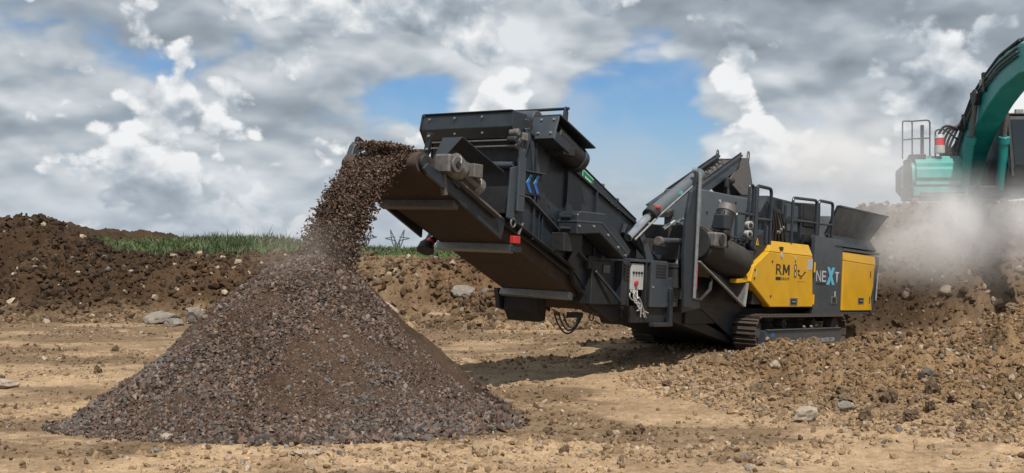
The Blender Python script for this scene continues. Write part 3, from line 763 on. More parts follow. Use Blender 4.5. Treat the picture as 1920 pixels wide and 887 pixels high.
def build_mid():
    # magnet belt with its motor, above the side chute -------------------------
    mg = sub('magnet_belt')
    a = Vector((4.95, -1.05, 1.86)); b = Vector((6.55, -1.05, 1.60))
    # belt wraps a near drum and runs to the far side
    prof = []
    for k in range(13):
        t = math.pi*k/12; prof.append((-1.02-.30*math.sin(t), .30*math.cos(t)))
    prof += [(.9, -.30), (.9, .30)]
    vs = []; n = len(prof)
    for e in (a, b):
        for (yy, zz) in prof: vs.append((e.x, yy, e.z+zz))
    MB().add(vs, [tuple(range(n)), tuple(range(2*n-1, n-1, -1))]+[(i, i+n, (i+1) % n+n, (i+1) % n) for i in range(n)]).build('belt', 'rubber', mg, .012, True)
    MB().cyl((4.93, -1.02, 1.86), (4.88, -1.02, 1.865), .27, None, 22).build('drum_end', 'dark', mg, .006)
    MB().box((4.92, -1.38, 1.80), (5.36, -1.10, 2.05)).build('gearbox', 'galvd', mg, .03)
    MB().cyl((5.12, -1.38, 1.925), (5.12, -1.40, 1.925), .10, None, 18).build('gearbox_cover', 'dark', mg, .006)
    MB().cyl((5.40, -1.22, 2.03), (5.60, -1.22, 2.44), .15, None, 20).cyl((5.38, -1.22, 2.0), (5.41, -1.22, 2.06), .19, None, 20).build('motor', 'dark', mg, .008, True)
    MB().cyl((5.58, -1.22, 2.40), (5.64, -1.22, 2.52), .165, None, 20).build('fan_cowl', 'galvd', mg, .01, True)
    MB().box((5.20, -1.38, 2.12), (5.46, -1.18, 2.36)).build('terminal_box', 'grey', mg, .015)
    for k in range(9):
        t = 2*math.pi*k/9
        p = Vector((5.42, -1.22, 2.07)); q = Vector((5.57, -1.22, 2.37)); o = Vector((math.cos(t)*.16*.9, math.sin(t)*.16, -math.cos(t)*.16*.43))
        MB().bar(p+o, q+o, .012, .03).build('cooling_fin', 'dark', mg, 0)
    # side chute --------------------------------------------------------------
    sc = sub('side_chute')
    MB().prism([(4.72, 1.50), (4.72, 1.10), (5.6, .80), (6.50, .78), (6.60, 1.22), (5.55, 1.22)], -.84, -.80).build('chute_back', 'grey', sc, .004)
    MB().bar((4.66, -1.22, 1.55), (6.50, -1.22, .83), .05, .025).build('edge_strip', 'galv', sc, .004)
    MB().bar((6.52, -1.22, .82), (6.62, -1.22, 1.24), .05, .02).build('edge_strip', 'galv', sc, .004)
    MB().add([(4.68, -1.20, 1.53), (6.52, -1.20, .80), (6.62, -1.20, 1.24), (6.62, -.82, 1.30), (4.72, -.82, 1.30), (4.68, -1.21, 1.52), (6.52, -1.21, .79), (6.63, -1.21, 1.24)],
             [(0, 1, 3, 4), (1, 2, 3), (0, 4, 3, 1)]).build('chute_sheet', 'galvd', sc, 0)
    MB().tube([(4.55, -1.0, .95), (4.9, -1.15, .92), (5.15, -1.2, 1.10), (5.3, -1.15, 1.35)], .03, 8).build('hydraulic_hose', 'cable', sc, 0, True)
    # mast with polished rod -----------------------------------------------------
    ms = sub('mast')
    MB().prism([(4.22, .80), (4.52, .80), (4.52, 3.0), (4.47, 3.0), (4.44, 2.74), (4.30, 2.66), (4.18, 2.30), (4.14, 1.6)], -1.21, -1.15).build('mast_plate', 'grey', ms, .01)
    MB().bar((4.50, -1.24, .95), (4.53, -1.24, 2.98), .07, .03, (0, 1, 0)).build('mast_edge', 'galv', ms, .006)
    MB().cyl((4.60, -1.20, 1.10), (4.60, -1.20, 1.50), .03, None, 10).build('grip', 'red', ms, .003)
    MB().cyl((4.5, -1.12, 3.02), (4.5, -1.20, 3.02), .05, None, 12).build('pin', 'galv', ms, .004)
    # lifting cylinder -----------------------------------------------------------
    cy = sub('lifting_cylinder')
    p0 = Vector((2.78, -.95, 1.83)); p1 = Vector((3.46, -.97, 2.25)); p2 = Vector((4.95, -1.02, 3.0))
    MB().cyl(p0, p1, .066, None, 16).build('rod', 'chrome', cy, .003, True)
    MB().cyl(p1-Vector((.05, 0, .03)), p2, .108, None, 20).build('barrel', 'slate', cy, .006, True)
    MB().cyl(p1-Vector((.09, 0, .055)), p1+Vector((.05, 0, .03)), .122, None, 20).build('gland', 'dark', cy, .006, True)
    MB().box((3.41, -1.09, 2.31), (3.53, -1.02, 2.36)).build('safety_clip', 'red', cy, .012)
    MB().box((4.10, -1.105, 2.60), (4.20, -1.09, 2.66)).build('blue_sticker', 'lblue', cy, 0)
    MB().tube([p0+Vector((.05, -.09, -.03)), p1+Vector((0, -.1, -.06)), p2+Vector((-.4, -.12, -.2))], .016, 6).build('hydraulic_pipe', 'galv', cy, 0, True)
    # linkage between screen and body ---------------------------------------------
    lk = sub('linkage')
    MB().bar((2.9, -.80, 1.98), (4.1, -.80, 1.42), .06, .16).build('link_arm', 'grey', lk, .006)
    MB().prism([(3.05, 1.95), (3.20, 2.0), (3.62, 1.55), (3.58, 1.38), (3.40, 1.50), (3.28, 1.72)], -.95, -.90).build('link_plate', 'greyl', lk, .006)
    MB().box((3.55, -.80, 1.88), (4.35, -.70, 2.10)).build('upper_beam', 'grey', lk, .008)
    MB().cyl((3.72, -.98, 1.83), (4.45, -.98, 1.86), .05, None, 12).build('support_ram', 'greyl', lk, .004)
    MB().cyl((3.66, -.98, 1.827), (3.76, -.98, 1.83), .07, None, 12).build('ram_head', 'galvd', lk, .004)
    MB().box((3.72, -.9, 1.62), (4.2, -.86, 1.76)).build('side_plate', 'greyl', lk, .006)
    MB().tube([(3.75, -1.02, 2.02), (3.92, -1.04, 2.10), (4.10, -1.03, 2.08), (4.32, -1.03, 2.20), (4.45, -1.03, 2.22)], .028, 7).build('chain', 'chrome', lk, 0, True)
    MB().tube([(3.9, -1.0, 2.06), (4.05, -1.05, 2.16), (4.3, -1.04, 2.14)], .022, 7).build('chain', 'galv', lk, 0, True)
    MB().tube([(4.5, -.98, 1.90), (4.42, -1.0, 1.62), (4.30, -1.0, 1.45)], .045, 8).build('bent_pipe', 'grey', lk, 0, True)
    MB().cyl((4.30, -1.05, 1.40), (4.62, -1.05, 1.42), .0, .0, 4)
    MB().cyl((4.36, -.95, 1.10), (4.36, -.95, 1.46), .15, None, 20).cyl((4.36, -.95, 1.42), (4.36, -.95, 1.50), .165, None, 20).build('filter_can', 'dark', lk, .008, True)
    MB().prism([(4.02, 1.26), (4.28, 1.26), (4.45, 1.10), (4.45, .80), (4.02, .80)], -.98, -.70).build('oil_tank', 'greyl', lk, .01)
    for k in range(4): MB().box((4.04, -.985, 1.02-.045*k), (4.40, -.975, 1.04-.045*k)).build('cooler_slot', 'black', lk, 0)
    MB().box((4.47, -1.01, .93), (4.56, -.98, 1.22)).build('id_plate', 'galv', lk, .003)
    MB().prism([(4.55, .70), (5.25, .78), (5.1, 1.06), (4.72, 1.06), (4.5, .92)], -1.0, -.80).build('foot_bracket', 'grey', lk, .01)
    # control cabinet ---------------------------------------------------------------
    cc = sub('control_cabinet')
    MB().box((2.84, -.98, 1.475), (4.02, -.55, 1.52)).build('roof', 'greyl', cc, .006)
    MB().box((2.84, -.58, .80), (4.0, -.55, 1.475)).build('back', 'dark', cc, .004)
    MB().box((2.80, -.98, .80), (2.84, -.55, 1.475)).build('side', 'dark', cc, .004)
    MB().box((3.34, -.98, .80), (3.37, -.58, 1.475)).build('divider', 'dark', cc, .004)
    MB().box((2.93, -.955, 1.05), (3.31, -.90, 1.45)).build('switch_panel', 'white', cc, .008)
    for k in range(4): MB().cyl((2.98+.085*k, -.955, 1.31), (2.98+.085*k, -.975, 1.31), .020, None, 10).build('switch', 'black', cc, 0)
    MB().cyl((3.06, -.955, 1.15), (3.06, -.99, 1.15), .042, None, 14).build('stop_button', 'red', cc, .004)
    dr = MB().box((3.46, -1.01, .79), (4.01, -.98, 1.50)).build('door', 'greyl', crusher, .006); dr.name = 'cabinet_door'
    MB().box((3.46, -.98, .79), (4.01, -.56, 1.47)).build('inner_box', 'dark', cc, .004)
    for k in range(5):
        MB().box((3.60, -1.016, 1.25+.045*k), (3.92, -1.008, 1.272+.045*k)).build('louvre', 'black', dr, 0)
    MB().cyl((3.52, -1.01, 1.10), (3.52, -1.025, 1.10), .018, None, 10).build('lock', 'galv', dr, 0)
    rng = random.Random(4)
    for k in range(7):
        pts = [(2.95+.03*k, -.95, 1.04)]
        for j in range(4): pts.append((2.9+.09*j+rng.uniform(-.06, .06)+.02*k, -.96-rng.uniform(0, .05), .98-.07*j+rng.uniform(-.07, .07)))
        pts.append((3.10+.06*k, -.98, .76-rng.uniform(0, .14)))
        MB().tube(arc(pts, .08), .010, 6).build('cable', 'wcable', cc, 0, True)
    MB().box((2.98, -.95, .55), (4.05, -.9, .80)).build('apron', 'dark', cc, .006)
    MB().bar((4.14, -1.0, .50), (4.14, -1.0, 1.10), .10, .06, (0, 1, 0)).bar((3.55, -1.0, .52), (4.17, -1.0, .52), .10, .06).build('support_frame', 'grey', cc, .008)
    # dark boxes left of it
    MB().box((1.95, -.86, .82), (2.60, -.45, 1.46)).build('motor_box', 'dark', cc, .012)
    MB().box((2.24, -.88, 1.28), (2.42, -.86, 1.40)).build('socket', 'galvd', cc, .004)
    for k in range(5): MB().box((2.68, -.985, 1.20+.05*k), (2.82, -.97, 1.225+.05*k)).build('louvre', 'black', cc, 0)
    MB().box((2.62, -.97, .82), (2.84, -.58, 1.475)).build('side_panel', 'grey', cc, .006)
    MB().bar((2.0, -.88, 1.30), (2.62, -.98, .86), .04, .04).build('strut', 'grey', cc, .004)
    # recirculation conveyor above the body --------------------------------------------
    rc = sub('return_conveyor')
    def inc(x): return 3.73-(8.5-x)*.425      # top edge of the side beams
    for (yy, lo) in ((-.12, 6.35), (.36, 5.75)):
        MB().prism([(lo, inc(lo)-.02), (8.55, inc(8.55)), (8.55, inc(8.55)-.05), (8.45, inc(8.45)-.24), (lo, inc(lo)-.24)], yy-.02, yy+.02).build('side_beam', 'greyl', rc, .006)
        MB().prism([(lo, inc(lo)), (8.55, inc(8.55)+.02), (8.55, inc(8.55)-.02), (lo, inc(lo)-.03)], yy-.05, yy+.05).build('side_flange', 'grey', rc, .004)
        MB().prism([(lo+.25, inc(lo+.25)-.12), (8.62, inc(8.62)-.12), (8.62, inc(8.62)+.05), (lo+.7, inc(lo+.7)+.05)], yy+.012, yy+.03).build('side_board', 'grey', rc, .004)
    MB().prism([(5.7, inc(5.7)-.12), (8.7, inc(8.7)-.12), (8.72, inc(8.72)-.16), (8.66, inc(8.6)-.22), (5.7, inc(5.7)-.22)], -.09, .32).build('belt', 'rubber', rc, .01)
    for yy in (-.14, .36):
        MB().prism([(8.02, 3.20), (8.34, 3.47), (8.50, 3.70), (8.90, 3.74), (9.26, 3.02), (8.62, 2.98)], yy, yy+.04).build('chute_side', 'galvd', rc, .006)
    MB().add([(8.90, -.14, 3.74), (9.26, -.14, 2.95), (9.26, .40, 2.95), (8.90, .40, 3.74), (8.87, -.14, 3.73), (9.23, -.14, 2.95), (9.23, .40, 2.95), (8.87, .40, 3.73)],
             [(0, 1, 2, 3), (4, 7, 6, 5), (0, 4, 5, 1), (1, 5, 6, 2), (2, 6, 7, 3), (3, 7, 4, 0)]).build('chute_front', 'greyl', rc, .004)
    for (ex, ey) in ((8.56, .38), (8.92, -.12)):
        z0 = 3.66 if ey > 0 else 3.66
        MB().tube([(ex+.05*math.cos(t), ey, z0+.11+.075*math.sin(t)*1.4) for t in np.linspace(-math.pi/2, 1.5*math.pi, 18)[:-1]], .014, 6, True).build('lifting_eye', 'galvd', rc, 0, True)
    MB().bar((7.9, -.16, 2.80), (7.9, -.16, 3.25), .06, .08, (1, 0, 0)).build('support', 'grey', rc, .005)
    MB().cyl((7.86, -.2, 3.18), (8.05, -.2, 3.2), .06, None, 12).cyl((7.75, -.22, 3.05), (7.75, -.22, 3.22), .05, None, 12).build('belt_motor', 'dark', rc, .006)
    # pieces of stone riding on that belt
    rng2 = np.random.default_rng(3); n = 80
    xx = rng2.uniform(5.9, 8.5, n); P = np.stack([xx, rng2.uniform(.0, .28, n), 3.73-(8.5-xx)*.425-.10], 1)
    V, F, C = rocks_np(P, rng2.uniform(.025, .05, n), np.tile(np.array([[.16, .135, .12]]), (n, 1))*rng2.uniform(.7, 1.3, (n, 1)), rng2)
    o = link('carried_stone', np_mesh('carried_stone', V, F, C), 'stone', rc); o['kind'] = 'stuff'
build_mid()

def bz(x): return 2.08-.402*(x+.95)       # underside of the discharge belt
def build_screen():
    dc = sub('discharge_conveyor')
    # belt loop -----------------------------------------------------------------
    d = Vector((-.928, .373)); nrm = Vector((.373, .928)); r = .125
    hd = Vector((-1.66, bz(-1.66)))+nrm*r; tl = Vector((2.42, bz(2.42)))+nrm*r
    outer = []
    for k in range(13):
        a = -math.pi/2+math.pi*k/12; outer.append(hd+d*(math.cos(a)*r)+nrm*(math.sin(a)*r))
    for k in range(13):
        a = math.pi/2+math.pi*k/12; outer.append(tl+d*(math.cos(a)*r)+nrm*(math.sin(a)*r))
    MB().prism([(q.x, q.y) for q in outer], -.60, .60).build('belt', 'belt', dc, 0, True)
    MB().cyl((hd.x, -.66, hd.y), (hd.x, .66, hd.y), .09, None, 18).build('head_drum', 'dark', dc, .006)
    # side plates, near and far: long beam with a skirt that ends in a point
    for s in (-1, 1):
        y0, y1 = s*.655, s*.695
        MB().prism([(-1.70, 2.40), (-1.62, 2.47), (-1.1, 2.30), (3.2, .72), (3.2, .62)]+([(.6, 1.62), (-.02, 1.83)] if s < 0 else [(2.3, .95), (.4, 1.70), (-.06, 1.92)])+[(-.07, 1.635), (-1.14, 2.125), (-1.62, 2.33)], y0, y1).build('side_plate', 'grey', dc, .005)
        MB().bar((-1.08, s*.74, 2.30), (-.22, s*.74, 1.925), .09, .03).build('edge_strip', 'galvd', dc, .004)
    for k, x in enumerate((-.95, .265, 1.79)):
        m = MB().box((-.05, -.625, -.05), (.05, .625, .05)).mesh('crossbar', .006); m.materials.append(M['galvd' if k < 1 else 'galv'])
        o = link('crossbar', m, None, dc); o.location = (x, 0, bz(x)-.055); o.rotation_euler = (0, R_(20), 0)
    # rubber flaps at the tail
    MB().prism([(1.86, .93), (2.12, .93), (2.12, .54), (1.98, .50), (1.90, .62), (1.86, .66)], .02, .62).build('tail_flap', 'rubber', dc, .006)
    MB().prism([(2.62, .86), (3.10, .86), (3.10, .50), (2.86, .52)], -.70, -.5).build('tail_flap', 'rubber', dc, .006)
    MB().prism([(1.74, .98), (1.86, .98), (2.02, .70), (1.98, .64), (1.82, .68)], .66, .74).build('foot_bracket', 'grey', dc, .006)
    for k in range(3):
        x0, x1 = 1.86+.03*k, 2.42-.14*k
        MB().tube([(x0+(x1-x0)*t, -.30-.06*k-.14*t, .66-(.30-.05*k)*math.sin(math.pi*t)**.8+.0*t) for t in np.linspace(0.0, 1, 15)], .014, 6).build('hanging_cable', 'cable', dc, 0, True)
    MB().box((2.06, -.5, .60), (2.34, -.38, .68)).build('cable_clip', 'dark', dc, .006)
    MB().tube([(2.50+.06*math.cos(t), -.55, .62+.06*math.sin(t)) for t in np.linspace(0, 6.28, 14)[:-1]], .012, 6, True).build('ring', 'galvd', dc, 0, True)
    # head drive: hood, gear motor -------------------------------------------------
    hdv = sub('head_drive')
    MB().add([(-1.25, -.40, 2.47), (-1.25, -.50, 2.47), (-1.20, -.86, 2.83), (-1.20, -.55, 2.83), (-1.235, -.40, 2.47), (-1.235, -.50, 2.47), (-1.185, -.86, 2.83), (-1.185, -.55, 2.83)],
             [(0, 1, 2, 3), (4, 7, 6, 5), (0, 4, 5, 1), (1, 5, 6, 2), (2, 6, 7, 3), (3, 7, 4, 0)]).build('hood_front', 'greyl', hdv, .003)
    MB().add([(-1.20, -.55, 2.835), (-1.20, -.865, 2.835), (-.40, -.93, 2.49), (-.40, -.55, 2.49), (-1.20, -.55, 2.82), (-1.20, -.865, 2.82), (-.40, -.93, 2.475), (-.40, -.55, 2.475)],
             [(0, 1, 2, 3), (4, 7, 6, 5), (0, 4, 5, 1), (1, 5, 6, 2), (2, 6, 7, 3), (3, 7, 4, 0)]).build('hood_roof', 'grey', hdv, .003)
    MB().box((-1.27, -.30, 2.48), (-1.25, -.14, 2.69)).build('curtain_plate', 'greyl', hdv, .004)
    MB().bar((-1.28, -.42, 2.88), (-1.28, -.33, 2.45), .07, .05, (1, 0, 0)).build('strap', 'dark', hdv, .005)
    bolts([(-1.31, -.42, 2.84), (-1.31, -.40, 2.68), (-1.31, -.35, 2.49)], hdv, .018, (-1, 0, 0))
    ax = Vector((.91, 0, -.41)).normalized(); c0 = Vector((-1.24, -.72, 2.52))
    MB().box((-1.38, -.82, 2.38), (-1.14, -.58, 2.61)).build('gearbox', 'galvd', hdv, .022)
    MB().cyl((-1.26, -.83, 2.49), (-1.26, -.86, 2.49), .10, None, 18).build('gear_cover', 'galvd', hdv, .006)
    MB().cyl((-1.26, -.86, 2.49), (-1.26, -.875, 2.49), .045, None, 14).build('shaft_cap', 'dark', hdv, .003)
    for k in range(8):
        a = 2*math.pi*k/8; w1 = ax.cross(Vector((0, 1, 0))); o_ = w1*(.118*math.cos(a))+Vector((0, .118*math.sin(a), 0))
        MB().bar(c0+ax*.25+o_, c0+ax*.50+o_, .010, .028).build('cooling_fin', 'dark', hdv, 0)
    MB().cyl(c0+ax*.02, c0+ax*.22, .155, .14, 18).build('gear_flange', 'alu', hdv, .012, True)
    MB().cyl(c0+ax*.22, c0+ax*.52, .115, None, 18).build('motor', 'galvd', hdv, .01, True)
    MB().cyl(c0+ax*.52, c0+ax*.64, .125, None, 18).build('fan_cowl', 'alu', hdv, .012, True)
    q = c0+ax*.34; MB().box((q.x-.08, q.y-.2, q.z-.02), (q.x+.10, q.y-.08, q.z+.15)).build('terminal_box', 'galvd', hdv, .01)
    MB().bar((-1.30, -.66, 2.38), (-1.24, -.66, 2.12), .05, .08, (0, 1, 0)).build('torque_arm', 'galvd', hdv, .006)
    MB().bar((-1.30, -.62, 2.48), (-1.02, -.72, 2.26), .04, .10).build('head_bracket', 'grey', hdv, .005)
    # far-side tensioner arm and hook lamp --------------------------------------------
    fa = sub('tension_arm')
    MB().prism([(-1.56, 2.42), (-1.44, 2.74), (-1.38, 2.80), (-1.28, 2.79), (-1.24, 2.70), (-1.34, 2.66), (-1.40, 2.42)], .70, .80).build('arm_plate', 'greyl', fa, .01)
    MB().bar((-1.36, .75, 2.84), (-.9, .75, 2.62), .06, .07).build('arm_bar', 'dark', fa, .006)
    fl = sub('side_lamp')
    MB().bar((.48, .80, 1.86), (.30, .82, 1.60), .12, .12).build('lamp_arm', 'grey', fl, .01)
    MB().box((.24, .76, 1.55), (.33, .88, 1.64)).build('lamp_joint', 'red', fl, .01)
    MB().cyl((.26, .84, 1.57), (.20, .82, 1.46), .10, .13, 16).build('lamp_head', 'dark', fl, .01, True)
    MB().tube([(.08+.05*math.cos(t), .80, 1.82+.055*math.sin(t)) for t in np.linspace(0, 6.28, 16)[:-1]], .014, 6, True).build('hook_ring', 'dark', fl, 0, True)
    nl = sub('tail_lamp')
    MB().box((.02, -.83, 1.60), (.17, -.76, 1.70)).build('red_lens', 'red', nl, .008)
    MB().bar((.17, -.79, 1.72), (.26, -.79, 1.88), .03, .02).build('bracket', 'galvd', nl, .003)
    MB().box((.05, -.82, 1.49), (.22, -.75, 1.56)).build('lamp_glass', 'glass', nl, .006)
    # screen box ---------------------------------------------------------------------
    sb = sub('screen_box')
    def top(x): return 3.12-.345*(x-.26)
    wall = [(.16, 2.18), (.12, 2.95), (.26, 3.12), (3.35, top(3.35)), (3.45, 1.30), (3.10, 1.05), (1.9, 1.36)]
    for s in (-1, 1): MB().prism(wall, s*.735, s*.755).build('side_wall', 'grey', sb, .004)
    MB().bar((.24, -.775, 3.12), (3.36, -.775, top(3.36)), .05, .035).build('wall_flange', 'grey', sb, .004)
    for x in (.50, 1.30, 2.1):
        MB().prism([(x-.015, 1.75-.3*x*.5), (x+.015, 1.75-.3*x*.5), (x+.015, top(x)-.02), (x-.015, top(x)-.02)], -.80, -.755).build('wall_rib', 'grey', sb, .003)
    MB().prism([(.36, top(.36)-.03), (.86, top(.86)-.03), (.80, top(.8)-.38), (.62, 2.50), (.50, 2.44)], -.768, -.756).build('gusset', 'greyl', sb, .003)
    bolts([(x, -.756, top(x)-.62-.12*k) for k, x in enumerate((.72, .9, 1.0, 1.15, 1.55, 1.75, 1.9))], sb, .014, (0, -1, 0), 'grey')
    # end curtain and rollers under the hood at the discharge end
    MB().box((.14, -.735, 2.0), (.17, .735, 3.0)).build('end_curtain', 'dark', sb, .004)
    MB().cyl((.06, -.74, 2.63), (.06, .70, 2.63), .05, None, 14).build('cross_tube', 'greyl', sb, 0, True)
    # front hood: bent sheet box
    MB().prism([(.0, 3.335), (-.045, 3.13), (.02, 2.985), (.30, 2.985), (.42, 3.10), (.30, 3.335)], -.735, .80).build('front_hood', 'grey', sb, .005)
    MB().prism([(-.02, 3.345), (.26, 3.17), (.36, 3.06), (.16, 2.80), (.06, 2.95), (-.06, 3.13)], -.76, -.738).build('hood_side', 'grey', sb, .004)
    MB().prism([(-.02, 3.345), (.26, 3.17), (.36, 3.06), (.16, 2.80), (.06, 2.95), (-.06, 3.13)], .803, .825).build('hood_side', 'grey', sb, .004)
    MB().box((-.03, -.72, 3.335), (.05, .80, 3.352)).build('hood_rim', 'dark', sb, .003)
    MB().box((.0, -.73, 2.945), (.03, .70, 2.965)).build('hood_lip', 'galvd', sb, .003)
    MB().box((.02, -.73, 2.87), (.05, .70, 2.89)).build('hood_lip', 'galvd', sb, .003)
    bolts([(-.035, y, z) for y in (-.25, .22, .66) for z in (3.27,)]+[(-.01, y, 3.06) for y in (-.25, .22, .66)], sb, .016, (-1, 0, 0))
    # pivot arm on the near front corner
    pa = sub('pivot_arm')
    MB().prism([(.0, 2.93), (.05, 2.99), (.12, 2.97), (.15, 2.80), (.22, 2.72), (.22, 2.02), (.06, 2.02), (.06, 2.72)], -.83, -.79).build('arm_plate', 'greyl', pa, .008)
    MB().prism([(-.10, 1.93), (.04, 1.90), (.10, 2.62), (-.06, 2.58)], -.79, -.76).build('post_plate', 'greyl', pa, .006)
    MB().cyl((.08, -.84, 2.91), (.08, -.76, 2.91), .045, None, 14).build('pivot_pin', 'dark', pa, .004)
    MB().prism([(.20, 3.13), (.30, 3.15), (.34, 3.02), (.22, 2.74), (.16, 2.76), (.24, 3.0)], -.80, -.77).build('hook_plate', 'greyl', pa, .006)
    for (x, z) in ((.0, 3.05), (-.04, 2.95), (-.01, 2.86)): MB().cyl((x, -.84, z), (x, -.70, z), .05, None, 12).build('clamp_roller', 'galvd' if z > 3 else 'dark', pa, .01, True)
    MB().box((.08, -.85, 2.96), (.20, -.82, 3.06)).build('clamp_plate', 'alu', pa, .005)
    # blue chevron plate
    cp = sub('chevron_plate')
    MB().box((.22, -.80, 2.26), (.64, -.775, 2.56)).build('backing', 'dark', cp, .004)
    MB().box((.20, -.85, 2.56), (.66, -.78, 2.575)).build('lip', 'greyl', cp, .002)
    for k in range(2):
        x = .26+.17*k
        MB().prism([(x, 2.415), (x+.09, 2.53), (x+.15, 2.53), (x+.07, 2.415), (x+.15, 2.29), (x+.09, 2.29)], -.808, -.802).build('chevron', 'blue', cp, 0)
        MB().prism([(x-.005, 2.42), (x+.085, 2.535), (x+.105, 2.535), (x+.02, 2.42)], -.811, -.809).build('chevron_edge', 'lblue', cp, 0)
    # lower support frame with flanges
    lf = sub('support_frame')
    def fz(x): return 2.22-.507*(x-.34)
    MB().prism([(.12, 2.24), (.34, 2.22), (2.2, fz(2.2)), (2.2, fz(2.2)-.42), (1.55, 1.33), (-.04, 1.92)], -.765, -.715).build('frame_plate', 'grey', lf, .005)
    MB().bar((.08, -.79, 2.245), (.34, -.79, 2.225), .09, .022).build('frame_flange', 'greyl', lf, .003)
    MB().bar((.34, -.79, 2.22), (1.95, -.79, fz(1.95)), .09, .022).build('frame_flange', 'greyl', lf, .003)
    MB().bar((-.02, -.78, 1.92), (1.6, -.78, 1.31), .07, .02).build('frame_flange', 'grey', lf, .003)
    for x in (.62, .70): MB().prism([(x, fz(x)-.02), (x+.02, fz(x)-.03), (x+.02, fz(x)-.40), (x, fz(x)-.39)], -.80, -.765).build('stiffener', 'grey', lf, .002)
    MB().prism([(.58, 2.12), (.80, 2.01), (.80, 2.26), (.58, 2.26)], -.775, -.766).build('gusset', 'dark', lf, .002)
    MB().prism([(.12, 2.24), (.34, 2.22), (2.2, fz(2.2)), (2.2, fz(2.2)-.42), (1.55, 1.33), (-.04, 1.92)], .715, .765).build('frame_plate', 'grey', lf, .005)
    MB().tube([(.02+.05*math.cos(t), -.80, 1.865+.055*math.sin(t)) for t in np.linspace(0, 6.28, 16)[:-1]], .014, 6, True).build('ring', 'galvd', lf, 0, True)
    MB().prism([(1.55, 1.40), (2.75, 1.02), (3.05, .60), (2.75, .56), (2.2, .80), (1.70, 1.10)], -.74, -.66).build('tail_plate', 'dark', lf, .006)
    MB().prism([(2.0, 1.55), (3.5, 1.30), (3.5, .90), (2.6, .80)], -.72, .72).build('tail_body', 'dark', lf, .01)
    MB().box((1.86, -.85, 1.33), (2.10, -.77, 1.52)).build('junction_box', 'dark', lf, .01)
    # top cover with sign
    tc = sub('top_cover')
    MB().prism([(1.0, top(1.0)+.18), (1.35, top(1.35)+.30), (3.62, top(3.62)+.17), (3.62, top(3.62)-.05), (1.0, top(1.0)-.05)], -.62, .62).build('cover_shell', 'grey', tc, .01)
    sl = (top(3.62)+.17-top(1.35)-.30)/(3.62-1.35)
    def ct(x): return top(1.35)+.30+sl*(x-1.35)
    MB().prism([(1.92, ct(1.92)-.03), (2.24, ct(2.24)-.03), (2.24, ct(2.24)-.25), (1.92, ct(1.92)-.25)], -.628, -.622).build('sign', 'green', tc, 0)
    for a_, b_ in (((1.92, -.04), (2.24, -.04)), ((1.93, -.04), (1.93, -.25)), ((1.92, -.24), (2.24, -.24))):
        MB().bar((a_[0], -.630, ct(a_[0])+a_[1]), (b_[0], -.630, ct(b_[0])+b_[1]), .004, .016).build('sign_border', 'greenl', tc, 0)
    MB().prism([(2.00, ct(2.00)-.10), (2.18, ct(2.18)-.10), (2.18, ct(2.18)-.17), (2.00, ct(2.00)-.17)], -.632, -.629).build('sign_print', 'greenl', tc, 0)
    MB().prism([(3.26, ct(3.26)-.27), (3.38, ct(3.38)-.20), (3.29, ct(3.29)-.10)], -.626, -.622).build('warning_triangle', 'yellow', tc, 0)
    MB().bar((1.36, -.60, ct(1.36)+.012), (3.6, -.60, ct(3.6)+.012), .05, .02).build('cover_rim', 'dark', tc, .003)
    for x in (2.5, 2.95): MB().box((x, -.62, ct(x)-.02), (x+.09, -.5, ct(x)+.04)).build('cover_clamp', 'galvd', tc, .008)
    # eccentric motor with its guard on the near top side
    vm = sub('vibrator_drive')
    sv_ = Vector((.92, 0, -.33)).normalized(); up_ = Vector((.33, 0, .92)).normalized()
    b0 = Vector((.46, -.90, 3.13))
    def obl(o, l, w0, w1, h0, h1):
        vs = []
        for L in (0, l):
            for (w, h) in ((w0, h0), (w1, h0), (w1, h1), (w0, h1)): vs.append(o+sv_*L+Vector((0, w, 0))+up_*h)
        return vs, [(0, 3, 2, 1), (4, 5, 6, 7), (0, 1, 5, 4), (1, 2, 6, 5), (2, 3, 7, 6), (3, 0, 4, 7)]
    MB().add(*obl(b0, .03, -.20, .22, -.12, .22)).build('guard_front', 'greyl', vm, .006)
    MB().add(*obl(b0+sv_*.03, .40, -.20, .2, -.13, .0)).build('guard_box', 'grey', vm, .006)
    MB().add(*obl(b0+sv_*.0, .98, -.22, .24, .215, .24)).build('guard_roof', 'grey', vm, .004)
    MB().add(*obl(b0+sv_*.03, .40, .12, .2, -.12, .21)).build('guard_back', 'dark', vm, .006)
    MB().cyl(b0+sv_*.18+up_*.05, b0+sv_*.86+up_*.02, .165, None, 22).build('motor', 'dark', vm, .012, True)
    MB().cyl(b0+sv_*.86+up_*.02, b0+sv_*.99+up_*.015, .19, .175, 22).build('fan_cowl', 'grey', vm, .014, True)
    MB().box((.72, -1.08, 2.84), (1.0, -.80, 2.96)).build('motor_foot', 'dark', vm, .01)
    bolts([tuple(b0+sv_*-.004+Vector((0, w, 0))+up_*h) for w in (-.14, .06) for h in (-.04, .16)], vm, .02, (-1, 0, .3))
    MB().cyl((.28, -.74, 3.17), (.40, -.60, 3.20), .10, None, 16).build('eccentric_cover', 'dark', vm, .01, True)
    MB().cyl((.62, -.70, 3.30), (.62, .5, 3.32), .13, None, 18).build('shaft_tube', 'greyl', vm, .01, True)
    rd = sub('spray_bar')
    MB().cyl((1.22, -.80, 3.545), (1.22, .85, 3.545), .022, None, 10).build('pipe', 'grey', rd, 0, True)
    MB().prism([(1.12, 3.30), (1.18, 3.52), (1.22, 3.58), (1.27, 3.50), (1.26, 3.22), (1.18, 3.15)], -.765, -.735).build('fin', 'grey', rd, .004)
    MB().prism([(1.12, 3.30), (1.18, 3.52), (1.22, 3.58), (1.27, 3.50), (1.26, 3.0), (1.18, 2.95)], .735, .765).build('fin', 'grey', rd, .004)
